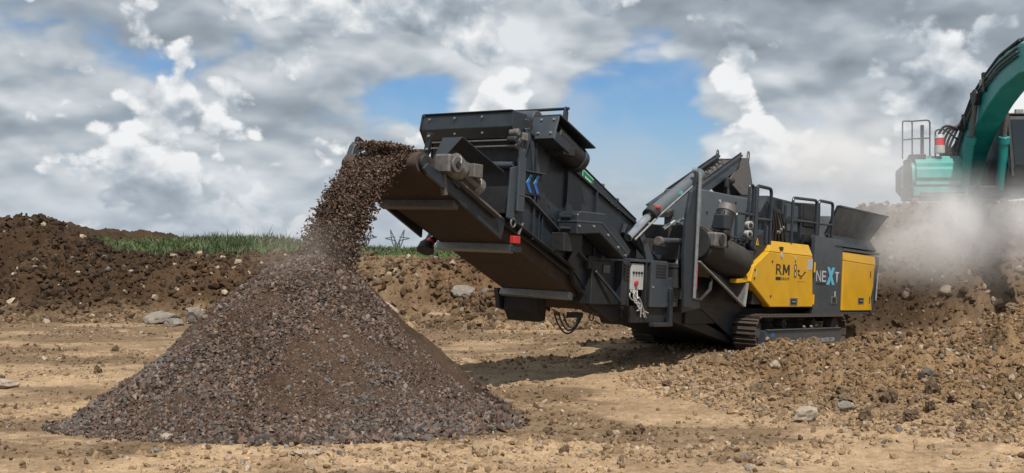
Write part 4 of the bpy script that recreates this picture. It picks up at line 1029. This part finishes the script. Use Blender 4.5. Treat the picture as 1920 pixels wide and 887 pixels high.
    # belt drive guard on the near side
    bg = sub('belt_guard')
    out_ = [(1.08, 2.06), (1.16, 2.11), (1.80, 2.12), (1.90, 2.07), (2.58, 1.64), (2.58, 1.60), (2.42, 1.49), (1.68, 1.835), (1.08, 1.79)]
    MB().prism(out_, -1.12, -.80).build('guard_shell', 'grey', bg, .012)
    MB().prism([(1.07, 1.955), (1.72, 1.97), (2.50, 1.555), (2.52, 1.575), (1.73, 1.995), (1.07, 1.98)], -1.128, -.80).build('guard_seam', 'greyl', bg, .003)
    for (x, z) in ((1.12, 1.90), (1.5, 1.92), (1.9, 1.82), (2.2, 1.66), (2.42, 1.55)): MB().cyl((x, -1.12, z), (x, -1.14, z), .018, None, 8).build('bolt', 'galv', bg, 0)
    for (x, z) in ((1.07, 2.02), (1.07, 1.86)): MB().cyl((x, -1.02, z), (x, -.86, z), .026, None, 10).build('hinge', 'dark', bg, .004)
    MB().box((.98, -.98, 1.55), (1.45, -.76, 1.80)).build('bracket', 'dark', bg, .008)
    MB().cyl((1.25, -.97, 1.72), (1.25, -.80, 1.72), .17, None, 20).build('pulley', 'dark', bg, .008)
    MB().prism([(1.55, 1.72), (1.75, 1.72), (1.42, 1.38), (1.32, 1.42)], -.84, -.78).build('strut', 'grey', bg, .006)
build_screen()

# ------------------------------------------------------------------ gravel heap and the falling stream
PC = np.array([-2.27, 12.65]); PH = 2.16
def heap_z(X, Y):
    dx = X-PC[0]; dy = Y-PC[1]
    rx = np.where(dx < 0, 2.82, 2.32); ry = np.where(dy < 0, 2.15, 2.5)
    ang = np.arctan2(dy, dx); wob = 1+.07*(fbm(np.cos(ang)*1.6+5, np.sin(ang)*1.6+3, 3, 91)-.5)*2
    t = np.sqrt((dx/rx)**2+(dy/ry)**2)/wob
    h = PH*np.where(t < 1, (1-t), 0)
    h = h-.07*np.sin(np.pi*np.clip(t*1.25-.25, 0, 1))             # foot runs out a little
    cap = 1.90-.35*t-.9*t*t; k_ = .10; h = np.where(t < 1, -k_*np.log(np.exp(-h/k_)+np.exp(-cap/k_)), 0); h = np.maximum(h, 0)   # rounded top
    h = h+.10*(fbm(X*1.4, Y*1.4, 4, 15)-.5)*np.clip(h*1.2, 0, 1)
    run = fbm(ang*5.5+40, t*1.3, 3, 207)-.5; slump = fbm(X*.95+9, Y*.95, 2, 208)-.5
    h = np.where(t < 1, np.maximum(h+(.17*run+.22*slump)*np.sin(np.pi*np.clip(t, 0, 1)), 0), 0)
    return h, t
def build_heap():
    root = empty('gravel_heap'); root.location = (PC[0], PC[1], .07)
    tag(root, 'cone of crushed grey-brown gravel piled under the conveyor discharge', 'gravel heap')
    n_t, n_r = 420, 150
    th = np.linspace(0, 2*np.pi, n_t, endpoint=False); rr = np.linspace(0.002, 1.06, n_r)
    T, Rr = np.meshgrid(th, rr, indexing='ij')
    ux, uy = np.cos(T), np.sin(T)
    X = (PC[0]+ux*Rr*np.where(ux < 0, 2.82, 2.32)).ravel(); Y = (PC[1]+uy*Rr*np.where(uy < 0, 2.15, 2.5)).ravel()
    h, t = heap_z(X, Y); g = land(X, Y)[0]
    z = np.where(t < 1, g+h+.012, g-.05)+.012*(fbm(X*14, Y*14, 2, 8)-.5)*2
    fines = sm(.46, .60, fbm(X*.9+Y*.3, (Y+h)*.9, 3, 44))
    c = np.array([.040, .026, .018])[None]*(1+.8*fines[:, None])
    V = np.stack([X-PC[0], Y-PC[1], z-.07], 1)
    idx = np.arange(n_t*n_r).reshape(n_t, n_r); ip = np.roll(idx, -1, 0)
    F = np.stack([idx[:, :-1], idx[:, 1:], ip[:, 1:], ip[:, :-1]], -1).reshape(-1, 4)
    link('heap_core', np_mesh('heap_core', V, F, c, True), 'soil', root)
    rng = np.random.default_rng(21)
    def surf(n, front=True):
        a = rng.uniform(0, 2*np.pi, n); r = np.sqrt(rng.uniform(0, 1.16, n))
        if front: a = np.where(rng.random(n) < .93, -np.abs(a % (2*np.pi)-np.pi), a)
        x = PC[0]+np.cos(a)*r*np.where(np.cos(a) < 0, 2.82, 2.32); y = PC[1]+np.sin(a)*r*np.where(np.sin(a) < 0, 2.15, 2.5)
        return x, y
    PAL = np.array([[.76, .74, .69]])*np.array([(.105, .072, .056), (.165, .118, .094), (.112, .098, .092), (.215, .160, .135), (.142, .127, .120), (.25, .22, .195), (.060, .045, .036), (.17, .105, .08), (.135, .13, .132)])
    PW = np.array([.20, .18, .14, .10, .11, .05, .12, .06, .04])
    def palette(n): return PAL[rng.choice(len(PAL), n, p=PW/PW.sum())]*rng.uniform(.75, 1.2, (n, 1))
    N = 92000
    x, y = surf(N); h, t = heap_z(x, y)
    fines = sm(.47, .60, fbm(x*.9+y*.3, (y+h)*.9, 3, 44))
    keep = rng.random(N) > fines*.12*(1-.6*(h > 1.1)); x, y, h, t, fines = x[keep], y[keep], h[keep], t[keep], fines[keep]
    s = .0085*(.034/.0085)**(rng.random(len(x))**1.25)*(1-.40*fines)*(1+.75*sm(.70, 1.0, t))
    z = land(x, y)[0]+h+s*rng.uniform(-.1, .75, len(x))
    # a ragged toe: fewer stones beyond the edge
    ok = rng.random(len(x)) < np.interp(t, [.93, 1.0, 1.04, 1.10], [1.0, .55, .16, .03]); x, y, z, s = x[ok], y[ok], z[ok], s[ok]
    pc = palette(len(x)); tone = fbm(x*1.1+2, (y+z)*1.1, 3, 333)[:, None]; redd = sm(.46, .60, fbm(x*.8, (y+z)*.8, 2, 334))[:, None]
    pc = pc*(.80+.58*tone)*np.array([[.98, 1.0, 1.04]])*(1+redd*np.array([[.05, -.02, -.07]]))
    V, F, C = rocks_np(np.stack([x-PC[0], y-PC[1], z-.07], 1), s, pc, rng, 0, .8, .2)
    o = link('gravel', np_mesh('gravel', V, F, C), 'stone', root); o['kind'] = 'stuff'
    # the largest stones one by one
    protos = [one_rock('stone', rng, 2, .7) for _ in range(8)]
    for p in protos: p.materials.append(M['stone_obj'])
    x, y = surf(600); h, t = heap_z(x, y); ok = (t < 1.03) & (y < PC[1]+.6); x, y, h = x[ok][:300], y[ok][:300], h[ok][:300]
    z = land(x, y)[0]+h
    for i in range(len(x)):
        o = link('stone', protos[i % 8], None, root); sc = rng.uniform(.030, .044)
        o.location = (x[i]-PC[0], y[i]-PC[1], z[i]-.07+sc*.25); o.scale = (sc, sc*rng.uniform(.75, 1.1), sc*rng.uniform(.7, 1.1)); o.rotation_euler = tuple(rng.uniform(0, 6.28, 3))
    # stray stones round the toe, on the sand
    # falling stream -------------------------------------------------------------
    n = 30000
    tt = rng.random(n)**.86*.60
    v0, vz0 = 1.55, .36
    j = rng.normal(0, 1, (n, 3))
    q = np.clip(tt/.6, 0, 1); yl = -.50+rng.random(n)*(.52+.42*np.sqrt(q))+.20*q-.04*q*q; yl = yl*(1-.20*q)
    head = np.array([-1.58, 2.53])
    vx = v0*(1+.13*j[:, 0]); xx = head[0]-vx*tt; zz = head[1]+vz0*tt-4.905*tt**2+.055*j[:, 2].clip(-2, 1.6)*(1+.6*tt)
    # burden still lying on the belt behind the head drum
    nb = 4500
    xb = rng.uniform(-1.95, -.55, nb); yb = rng.normal(-.12, .2, nb).clip(-.52, .22)
    zb = np.where(xb > -1.66, bz(xb)+.26, bz(-1.66)+.27)+rng.uniform(0, 1, nb)*(.07*np.exp(-(yb/.36)**2)+.02)
    P = np.concatenate([np.stack([xx, yl, zz], 1), np.stack([xb, yb, zb], 1)])
    P = (CR_R@P.T).T+CR_O
    s = .008*(.026/.008)**(rng.random(len(P))**1.35)
    hp = heap_z(P[:, 0], P[:, 1])[0]+land(P[:, 0], P[:, 1])[0]; ok = P[:, 2] > hp-.02; P = P[ok]; s = s[ok]
    V, F, C = rocks_np(P, s, palette(len(P))*np.array([[.95, .84, .76]]), rng, 0, .75, .2)
    o = link('falling_gravel', np_mesh('falling_gravel', V, F, C), 'stone')
    tag(o, 'stream of crushed stone pouring off the end of the conveyor belt', 'falling gravel', kind='stuff')
build_heap()

# ------------------------------------------------------------------ single rocks lying about
def build_rocks():
    rng = np.random.default_rng(5)
    def rmat(name, col):
        return mat_plain(name, col, .9, 0, .22, 2.2, .5, .6, (.25, .19, .125), .25)
    pale, grey, blue, tan = rmat('pale_rock', (.33, .275, .215)), rmat('grey_rock', (.20, .18, .155)), rmat('bluish_rock', (.080, .074, .068)), rmat('tan_rock', (.30, .215, .135))
    def rock(x, y, s, m, label, rot=0, flat=.65, sink=.25, sx=1.0):
        me = one_rock('rock', rng, 3, flat, .2); me.materials.append(m)
        o = link('rock', me); o.location = (x, y, float(land_z(x, y)[0])+s*flat*(.75-sink)); o.scale = (s*sx, s, s); o.rotation_euler = (rng.uniform(-.3, .3), rng.uniform(-.3, .3), rot)
        tag(o, label, 'rock'); return o
    rock(3.25, 12.1, .15, pale, 'big pale angular rock at the foot of the right berm', .4, .75, .1)
    rock(-.30, 10.0, .085, tan, 'tan wedge-shaped rock standing at the bottom edge of the picture', 1.1, .9, .1)
    rock(-1.62, 10.55, .062, pale, 'pale pinkish stone at the front toe of the gravel heap', .3, .7, .1)
    rock(-7.15, 15.4, .26, pale, 'flat pale slab on the sand at the left edge', .2, .32, .3)
    rock(-7.75, 26.6, .36, grey, 'tall grey boulder beside the upper left flank of the gravel heap', .5, .95, .2, .7)
    rock(-8.6, 26.9, .40, grey, 'low grey boulder half buried left of the tall boulder', .9, .55, .35)
    rock(-8.05, 26.1, .2, grey, 'small grey stone at the base of the tall boulder', .1, .8, .2)
    rock(-3.22, 28.2, .34, pale, 'pale rounded boulder on top of the bank right of the gravel stream', .7, .85, .2)
    rock(-1.75, 27.6, .36, tan, 'flat sandy block lying on the bank below the side lamp', .1, .4, .2, 1.3)
    rock(-1.25, 28.5, .30, grey, 'grey stone on top of the bank behind the belt', .4, .7, .2)
    rock(5.02, 13.2, .09, blue, 'dark bluish stone in the middle of the right berm', .4, .8, .1)
    rock(6.35, 13.1, .085, blue, 'blue-grey stone farther right on the berm', 1.4, .8, .1)
    rock(3.75, 12.3, .085, grey, 'grey stone just right of the big pale rock', .4, .8, .1)
    rock(3.52, 14.6, .10, pale, 'pale angular stone high on the left end of the berm', .9, .8, .1)
    rock(4.18, 18.4, .20, tan, 'brown boulder lying by the front of the near track', .9, .7, .15)
    rock(-3.35, 10.7, .075, pale, 'pale stone at the lower left foot of the gravel heap', .9, .6, .1)
    rock(-1.85, 9.9, .10, pale, 'flat pale slab pressed into the sand below the heap', .1, .35, .25, 1.4)
    # many more of a kind: loose clods and stones one could pick up
    pr = [one_rock('clod', rng, 3, .7, .55) for _ in range(7)]
    cm = [rmat('clod_soil', (.125, .085, .052)), rmat('clod_loam', (.095, .062, .038)), pale, tan]
    protos = []
    for k, p in enumerate(pr): p.materials.append(cm[k % 2]); protos.append(p)
    pp = [one_rock('stone_piece', rng, 2, .6) for _ in range(6)]
    for k, p in enumerate(pp): p.materials.append(cm[2+k % 2])
    def many(n, sampler, smin, smax, meshes, name, label, cat, group, owner=None):
        X, Y = sampler(n, rng); z = land_z(X, Y)
        for i in range(len(X)):
            s = smin*(smax/smin)**(rng.random()**1.8)
            o = link(name, meshes[i % len(meshes)]); o.location = (X[i], Y[i], z[i]+s*.30); o.scale = (s, s*rng.uniform(.7, 1.1), s*rng.uniform(.7, 1.1)); o.rotation_euler = tuple(rng.uniform(0, 6.28, 3))
            if owner: o.parent = bpy.data.objects[owner]
            else:
                x_, y_ = X[i], Y[i]
                zone = ('on the bare sand in front of the gravel heap' if y_ < 10.9 and x_ < 0 else 'on the sand left of the gravel heap' if x_ < -4.2 else
                        'on the sand between the gravel heap and the right berm' if y_ < 15 else 'on the ground behind the heap, near the crusher')
                tag(o, label+' '+zone, cat, group+' '+zone)
    many(50, in_poly_strip(-9, 5, 9, 24, lambda X, Y: (heap_z(X, Y)[1] > 1.05)*(berm_parts(X, Y) < .03)*floor_keep(X, Y)), .035, .085, protos, 'earth_clod', 'loose brown clod', 'clod', 'loose clods')
    many(110, in_poly_strip(2.0, 10, 9, 16.5, lambda X, Y: (berm_parts(X, Y) > .05)*1.0), .02, .048, pp, 'stone', None, None, None, 'earth_berm')
    many(90, in_poly_strip(2.0, 10, 9.5, 16.8, lambda X, Y: (berm_parts(X, Y) > .08)*1.0), .05, .13, protos, 'clod', None, None, None, 'earth_berm')
    many(100, in_poly_strip(-20, 3, 25, 33, lambda X, Y: ((Y > foot_y(X)-.6) & (Y < foot_y(X)+4.3))*1.0), .05, .15, protos, 'clod', None, None, None, 'earth_bank')
    many(22, in_poly_strip(-16, 3, 24, 32, lambda X, Y: ((Y > foot_y(X)-.8) & (Y < foot_y(X)+3.5))*1.0), .05, .11, pp, 'stone', None, None, None, 'earth_bank')
    many(45, in_poly_strip(7.5, 15, 22.5, 27.5, lambda X, Y: (ramp_h(X, Y) > .1)*1.0), .07, .16, pp, 'stone', None, None, None, 'earth_ramp')
build_rocks()

# ------------------------------------------------------------------ grass on the bank
def build_grass():
    rng = np.random.default_rng(9)
    n = 34000
    X = rng.uniform(-14.5, 2.5, n); Y = rng.uniform(31.5, 46, n)
    ok = (Y > foot_y(X)+4.3+.7*(fbm(X*.8, Y*.8, 2, 66)-.5)) & (rng.random(n) < sm(-13.2, -12.0, X)) & (fbm(X*.5, Y*.5, 3, 71) > .33); X, Y = X[ok], Y[ok]
    n = len(X); z = land_z(X, Y)-.03
    hgt = rng.uniform(.16, .42, n)*sm(-13.2, -10.6, X)*(1-.45*sm(-9, -5.5, X))*(.55+.85*fbm(X*.7, Y*.7, 3, 12))*(1+.7*(rng.random(n) < .012)); a = rng.uniform(0, 6.28, n); lean = rng.normal(0, .10, (n, 2))
    wd = rng.uniform(.010, .026, n)
    B = np.stack([X, Y, z], 1); side = np.stack([np.cos(a), np.sin(a), 0*a], 1)*wd[:, None]
    mid = B+np.stack([lean[:, 0]*.4, lean[:, 1]*.4, hgt*.6], 1); tip = B+np.stack([lean[:, 0]*1.3, lean[:, 1]*1.3, hgt], 1)
    V = np.stack([B-side, B+side, mid+side*.7, mid-side*.7, tip], 1).reshape(-1, 3)
    i0 = np.arange(n)*5
    F = np.concatenate([np.stack([i0, i0+1, i0+2], 1), np.stack([i0, i0+2, i0+3], 1), np.stack([i0+3, i0+2, i0+4], 1)])
    base = np.array([(.040, .070, .020), (.055, .085, .026), (.12, .115, .055), (.030, .058, .017)])[rng.integers(0, 4, n)]*(.6+.9*fbm(X*.9, Y*.9, 2, 402))[:, None]*rng.uniform(.8, 1.2, (n, 1))
    o = link('grass', np_mesh('grass', V, F, np.repeat(base, 5, 0)), 'grass')
    tag(o, 'strip of green grass growing along the top of the bank', 'grass', kind='stuff')
build_grass()

# ------------------------------------------------------------------ pylons far away
def build_pylons():
    D = 1500.0
    def pyl(px, dist, h, label):
        root = empty('power_pylon'); root.location = ((px-960)/2050*dist, dist, float(land_z((px-960)/2050*dist, dist)[0])-.3)
        tag(root, label, 'pylon', 'pylons on the skyline')
        w = h*.085; t = h*.020
        lat = MB()
        lv = [(0, w), (.35, w*.62), (.62, w*.42), (.80, w*.42)]
        for s1 in (-1, 1):
            for s2 in (-1, 1):
                for (a, b) in zip(lv[:-1], lv[1:]): lat.bar((s1*a[1], s2*a[1], a[0]*h), (s1*b[1], s2*b[1], b[0]*h), t, t)
        for s2 in (-1, 1):
            for (a, b) in zip(lv[:-1], lv[1:]):
                lat.bar((-a[1], s2*a[1], a[0]*h), (b[1], s2*b[1], b[0]*h), t*.7, t*.7); lat.bar((a[1], s2*a[1], a[0]*h), (-b[1], s2*b[1], b[0]*h), t*.7, t*.7)
        lat.build('tower', 'steelpylon', root, 0)
        for s in (-1, 1):
            MB().bar((s*w*.42, 0, .80*h), (s*w*1.5, 0, 1.0*h), t, t).bar((s*w*.42, 0, .64*h), (s*w*1.2, 0, .80*h), t, t).bar((s*w*1.2, 0, .80*h), (s*w*1.5, 0, 1.0*h), t*.8, t*.8).build('horn', 'steelpylon', root, 0)
            MB().bar((s*w*.4, 0, .80*h), (s*w*2.6, 0, .84*h), t, t).bar((s*w*.42, 0, .87*h), (s*w*2.6, 0, .845*h), t*.8, t*.8).build('crossarm', 'steelpylon', root, 0)
    pyl(683, 700, 36.0, 'lattice power pylon nearest the falling gravel stream')
    pyl(745, 720, 36.0, 'middle lattice power pylon on the skyline')
    pyl(816, 740, 36.0, 'lattice power pylon seen beside the side lamp')
build_pylons()

# ------------------------------------------------------------------ excavator on the ramp
def build_excavator():
    yaw = math.atan2(-.997, -.08)
    root = empty('excavator', None, Matrix.Translation((12.15, 29.2, 3.2)) @ Matrix.Rotation(yaw, 4, 'Z'))
    tag(root, 'teal excavator standing on the ramp behind the dust at the right edge', 'excavator')
    def E(name): return empty(name, root)
    hs = E('upper_house')
    MB().prism([(-2.0, -1.2), (1.0, -1.30), (1.0, -1.85), (1.55, -1.85), (1.55, 1.38), (-2.0, 1.38)], .0, .28, 'z').build('deck', 'dark', hs, .03)
    MB().prism([(.6, .25), (1.50, .25), (1.62, .40), (1.60, .80), (1.35, 1.06), (.6, 1.08)], -1.85, -.50).build('tank_cover', 'teall', hs, .16, True, 4)
    MB().box((-2.0, -1.22, .28), (.55, .40, 1.02)).build('engine_hood', 'teal', hs, .10, True, 3)
    MB().prism([(-2.05, .05), (-2.6, .25), (-2.6, .95), (-2.05, 1.05)], -1.2, 1.38).build('counterweight', 'dark', hs, .08)
    MB().box((1.0, -1.93, .0), (1.50, -1.86, .98)).build('side_guard', 'dark', hs, .02)
    MB().box((1.565, -1.85, .02), (1.66, -.50, .24)).build('front_bumper', 'teal', hs, .02)
    cb = E('cab')
    MB().prism([(.0, .28), (1.75, .28), (1.85, .75), (1.55, 2.02), (1.40, 2.08), (.0, 2.08)], .42, 1.38).build('cab_shell', 'dark', cb, .06)
    MB().add([(1.80, .56, .52), (1.80, 1.30, .52), (1.585, 1.30, 1.95), (1.585, .56, 1.95), (1.87, .56, .80), (1.87, 1.30, .80)], [(0, 1, 5, 4), (4, 5, 2, 3)]).build('windscreen', 'glass', cb, 0)
    MB().prism([(.15, .85), (1.65, .85), (1.45, 1.90), (.15, 1.90)], .465, .478).build('side_window', 'glass', cb, 0)
    MB().box((-.02, .46, 2.085), (1.50, 1.40, 2.13)).build('roof', 'galvd', cb, .02)
    MB().bar((1.87, .50, .5), (1.57, .50, 2.06), .07, .06).build('pillar', 'dark', cb, .01)
    MB().bar((1.87, 1.36, .5), (1.57, 1.36, 2.06), .07, .06).build('pillar', 'dark', cb, .01)
    # boom: curved box section --------------------------------------------------------
    bm_ = E('boom')
    ctr = [(.30, .30), (.45, .80), (.75, 1.30), (1.22, 1.76), (1.85, 2.18), (2.62, 2.54), (3.55, 2.85), (4.7, 3.0), (6.8, 2.8)]
    dep = [.42, .52, .62, .72, .78, .78, .74, .68, .5]
    BY = -.10; top_, bot = [], []
    for i, (x, z) in enumerate(ctr):
        a = Vector(ctr[max(i-1, 0)]); b = Vector(ctr[min(i+1, len(ctr)-1)]); d = (b-a).normalized(); n = Vector((-d.y, d.x))
        top_.append((x+n.x*dep[i]/2, z+n.y*dep[i]/2)); bot.append((x-n.x*dep[i]/2, z-n.y*dep[i]/2))
    MB().prism(top_+bot[::-1], BY-.30, BY+.30).build('boom_beam', 'teal', bm_, .025)
    MB().cyl((.32, BY-.42, .35), (.32, BY+.42, .35), .16, None, 18).build('foot_pin', 'dark', bm_, .01)
    MB().cyl((2.15, BY-.42, 2.45), (2.15, BY+.42, 2.45), .12, None, 18).build('cylinder_pin', 'dark', bm_, .01)
    MB().box((2.3, BY-.36, 2.7), (2.46, BY-.30, 2.86)).build('boom_lamp', 'galv', bm_, .01)
    for s in (-1, 1):
        p0 = Vector((1.45, BY+s*.45, .20)); p1 = Vector((2.15, BY+s*.37, 2.45)); m_ = p0.lerp(p1, .55)
        cy = E('boom_cylinder')
        MB().cyl(p0, m_, .115, None, 16).build('barrel', 'teal', cy, .008, True)
        MB().cyl(m_-(p1-p0).normalized()*.12, m_+(p1-p0).normalized()*.06, .14, None, 16).build('gland', 'teal', cy, .008, True)
        MB().cyl(m_, p1, .06, None, 14).build('rod', 'galvd', cy, 0, True)
    ar = E('arm')
    MB().prism([(6.55, 3.10), (6.95, 3.05), (7.60, 1.2), (7.75, .15), (7.45, .10), (6.95, 1.4), (6.45, 2.6)], BY-.20, BY+.20).build('arm_beam', 'teal', ar, .02)
    MB().cyl((6.75, BY-.36, 2.78), (6.75, BY+.36, 2.78), .14, None, 16).build('arm_pin', 'dark', ar, .01)
    MB().cyl((5.2, BY, 3.55), (6.6, BY, 3.25), .10, None, 14).build('arm_cylinder', 'teal', ar, .008, True)
    bk = E('bucket')
    sh_ = [(7.40, .20), (7.75, .20), (7.95, -.25), (7.70, -.85), (7.15, -1.05), (6.75, -.80), (6.85, -.72), (7.15, -.92), (7.60, -.74), (7.80, -.25), (7.62, .05), (7.40, .05)]
    MB().prism(sh_, BY-.55, BY+.55).build('bucket_shell', 'dark', bk, .01)
    for s_ in (-1, 1): MB().prism([(7.40, .05), (7.62, .05), (7.80, -.25), (7.60, -.74), (7.15, -.92), (6.80, -.76)], BY+s_*.55-.02, BY+s_*.55+.02).build('bucket_side', 'dark', bk, .004)
    for k in range(5): MB().prism([(6.85, -.74), (6.78, -.84), (6.52, -.66)], BY-.50+.24*k, BY-.42+.24*k).build('tooth', 'galvd', bk, 0)
    # hoses along the back of the boom
    hz = E('hose_bundle')
    for k in range(6):
        yk = BY-.28+.09*k; off = .05+.05*(k % 2)
        pts = [(.55-.05*k, yk-.40, .80), (.30, yk-.34, 1.0+.06*k)]
        for i in range(2, 8):
            a = Vector(ctr[i-1]); b = Vector(ctr[i+1]); d = (b-a).normalized(); n = Vector((-d.y, d.x))
            pts.append((top_[i][0]+n.x*(off+.03*math.sin(i*2.1+k)), yk, top_[i][1]+n.y*(off+.03*math.sin(i*2.1+k))))
        MB().tube(arc(pts, .25, 4), .040, 7).build('hose', 'cable', hz, 0, True)
    for k in range(5):
        y_ = BY-.62-.07*k
        MB().tube(arc([(1.1, y_, 1.02), (1.0, y_-.06, 1.30+.08*k), (1.0, y_+.12, 1.70+.05*k), (1.05, BY-.34, 2.05-.08*k)], .3, 5), .034, 7).build('hose', 'cable', hz, 0, True)
    for i in (2, 3, 4, 5):
        MB().box((top_[i][0]-.12, BY-.33, top_[i][1]-.02), (top_[i][0]+.02, BY+.25, top_[i][1]+.12)).build('hose_clamp', 'dark', hz, .01)
    # pipes and hoses along the boom's near side, weld plates and a scuffed decal strip
    for k in range(3):
        pts = []
        for i in range(1, 8):
            a = Vector(ctr[i-1]); b = Vector(ctr[i+1]); d = (b-a).normalized(); n = Vector((-d.y, d.x))
            pts.append((ctr[i][0]+n.x*(.06+.09*k), BY-.335, ctr[i][1]+n.y*(.06+.09*k)))
        MB().tube(arc(pts, .3, 4), .022, 7).build('boom_pipe', 'cable' if k != 1 else 'galvd', hz, 0, True)
    for i in (3, 5):
        MB().box((ctr[i][0]-.07, BY-.37, ctr[i][1]-.02), (ctr[i][0]+.07, BY-.302, ctr[i][1]+.34)).build('pipe_clamp', 'dark', hz, .01)
    MB().cyl((2.15, BY-.45, 2.45), (2.15, BY-.30, 2.45), .20, None, 18).build('cylinder_boss', 'dark', bm_, .02)
    MB().bar((1.70, -1.70, .10), (1.70, -.60, .10), .05, .05).build('front_step', 'dark', hs, .008)
    for y_ in (.40, 1.40): MB().bar((1.45, y_, 2.10), (.05, y_, 2.14), .05, .05).build('roof_rail', 'dark', cb, .008)
    MB().box((1.42, .70, 2.10), (1.52, .90, 2.22)).build('cab_lamp', 'galv', cb, .01)
    # handrails and beacon over the tank cover
    hr = E('handrail')
    def rl(pts, r=.020): MB().tube(arc(pts, .09), r, 7).build('rail', 'dark', hr, 0, True)
    rl([(1.35, -1.80, 1.05), (1.35, -1.80, 1.95), (.45, -1.80, 2.05), (.45, -1.80, 1.05)])
    rl([(1.35, -1.80, 1.50), (.45, -1.80, 1.55)])
    rl([(1.35, -1.36, 1.05), (1.35, -1.36, 1.98), (1.35, -1.80, 1.95)])
    rl([(1.35, -1.80, 1.5), (1.35, -1.36, 1.52)])
    rl([(1.40, -1.24, 1.02), (1.40, -1.24, 1.72), (1.40, -1.02, 1.74), (1.40, -.66, 1.45), (1.0, -.62, 1.45)])
    rl([(1.40, -1.24, 1.20), (1.2, -.62, 1.20)])
    MB().cyl((1.34, -1.55, 1.0), (1.34, -1.55, 1.85), .045, None, 12).build('rail_post', 'dark', hr, .005)
    MB().box((1.2, -1.86, .98), (1.45, -1.48, 1.10)).build('rail_foot', 'dark', hr, .01)
    bc = E('beacon')
    MB().cyl((1.42, -1.14, 1.12), (1.42, -1.14, 1.32), .13, None, 16).build('beacon_base', 'white', bc, .01, True)
    MB().cyl((1.42, -1.14, 1.32), (1.42, -1.14, 1.50), .12, .11, 16).build('beacon_lens', 'lens', bc, .01, True)
    MB().cyl((1.42, -1.14, 1.50), (1.42, -1.14, 1.60), .12, .09, 16).build('beacon_cap', 'silver', bc, .01, True)
    # undercarriage behind the lip of the ramp
    for s in (-1, 1):
        tr = E('crawler_track')
        pr = []
        for k in range(9): a = math.pi/2-math.pi*k/8; pr.append((1.7+.38*math.cos(a), -.50+.38*math.sin(a)))
        for k in range(9): a = -math.pi/2-math.pi*k/8; pr.append((-1.7+.38*math.cos(a), -.50+.38*math.sin(a)))
        MB().prism(pr, s*1.1-.3, s*1.1+.3).build('track_belt', 'track', tr, .02)
        MB().box((-1.6, s*1.1-.32, -.68), (1.6, s*1.1+.32, -.34)).build('track_frame', 'dark', tr, .03)
    MB().cyl((0, 0, -.35), (0, 0, .0), .75, None, 28).build('slewing_ring', 'dark', root, .02)
    MB().box((-1.0, -.85, -.62), (1.0, .85, -.33)).build('undercarriage', 'dark', root, .03)
build_excavator()

# ------------------------------------------------------------------ dust blowing off the hopper
def build_dust():
    lo = Vector((5.2, 21.6, .6)); hi = Vector((17.5, 28.6, 6.6))
    o = MB().box(tuple(lo), tuple(hi)).build('dust_cloud', None, None, 0) if False else None
    me = MB().box(tuple(lo), tuple(hi)).mesh('dust_cloud', 0)
    m = bpy.data.materials.new('dust'); m.use_nodes = True; t = NT(m.node_tree); t.n.clear()
    out = t.new('ShaderNodeOutputMaterial'); pv = t.new('ShaderNodeVolumePrincipled')
    pv.inputs['Color'].default_value = (.985, .98, .98, 1); pv.inputs['Anisotropy'].default_value = -.15
    tc = t.new('ShaderNodeTexCoord'); v = tc.outputs['Object']
    def blob(c, r):
        d = t.vmath('DIVIDE', t.vmath('SUBTRACT', v, c), r); return t.smooth(t.vmath('LENGTH', d), 1.0, .0)
    dens = None
    for (c, r, k) in [((11.4, 25.8, 2.3), (6.8, 2.4, 1.75), .30), ((12.0, 25.9, 2.6), (4.6, 1.9, .95), .28), ((14.4, 25.6, 2.6), (3.4, 2.2, 1.5), .34), ((9.8, 25.6, 2.5), (3.0, 2.2, 1.8), .20), ((8.0, 26.2, 4.0), (3.0, 2.2, 2.1), .32), ((7.4, 24.8, 3.9), (2.4, 2.2, 1.4), .16), ((12.4, 25.0, 1.7), (5.0, 2.4, 1.4), .16)]:
        b = t.math('MULTIPLY', blob(c, r), k); dens = b if dens is None else t.math('ADD', dens, b)
    n = t.noise(v, .62, 5, .58, .6); dens = t.math('MULTIPLY', dens, t.smooth(n, .36, .66, .22, 2.1))
    t.l.new(dens, pv.inputs['Density']); t.l.new(pv.outputs[0], out.inputs['Volume'])
    o = link('dust_cloud', me, m)
    tag(o, 'pale dust cloud drifting between hopper and excavator', 'dust', kind='stuff')
build_dust()
def build_puff():
    lo = Vector((-3.6, 11.3, 1.35)); hi = Vector((-1.3, 13.4, 2.75))
    me = MB().box(tuple(lo), tuple(hi)).mesh('dust_puff', 0)
    m = bpy.data.materials.new('puff'); m.use_nodes = True; t = NT(m.node_tree); t.n.clear()
    out = t.new('ShaderNodeOutputMaterial'); pv = t.new('ShaderNodeVolumePrincipled')
    pv.inputs['Color'].default_value = (.80, .72, .66, 1)
    v = t.new('ShaderNodeTexCoord').outputs['Object']
    d = t.vmath('DIVIDE', t.vmath('SUBTRACT', v, (-2.35, 12.3, 2.02)), (.85, .8, .52)); f = t.smooth(t.vmath('LENGTH', d), 1.0, .1)
    n = t.noise(v, 1.9, 4, .6, .5)
    t.l.new(t.math('MULTIPLY', t.math('MULTIPLY', f, t.smooth(n, .35, .7, .1, 1.6)), .30), pv.inputs['Density']); t.l.new(pv.outputs[0], out.inputs['Volume'])
    tag(link('dust_puff', me, m), 'thin brown dust where the stream lands on the heap', 'dust', kind='stuff')
build_puff()
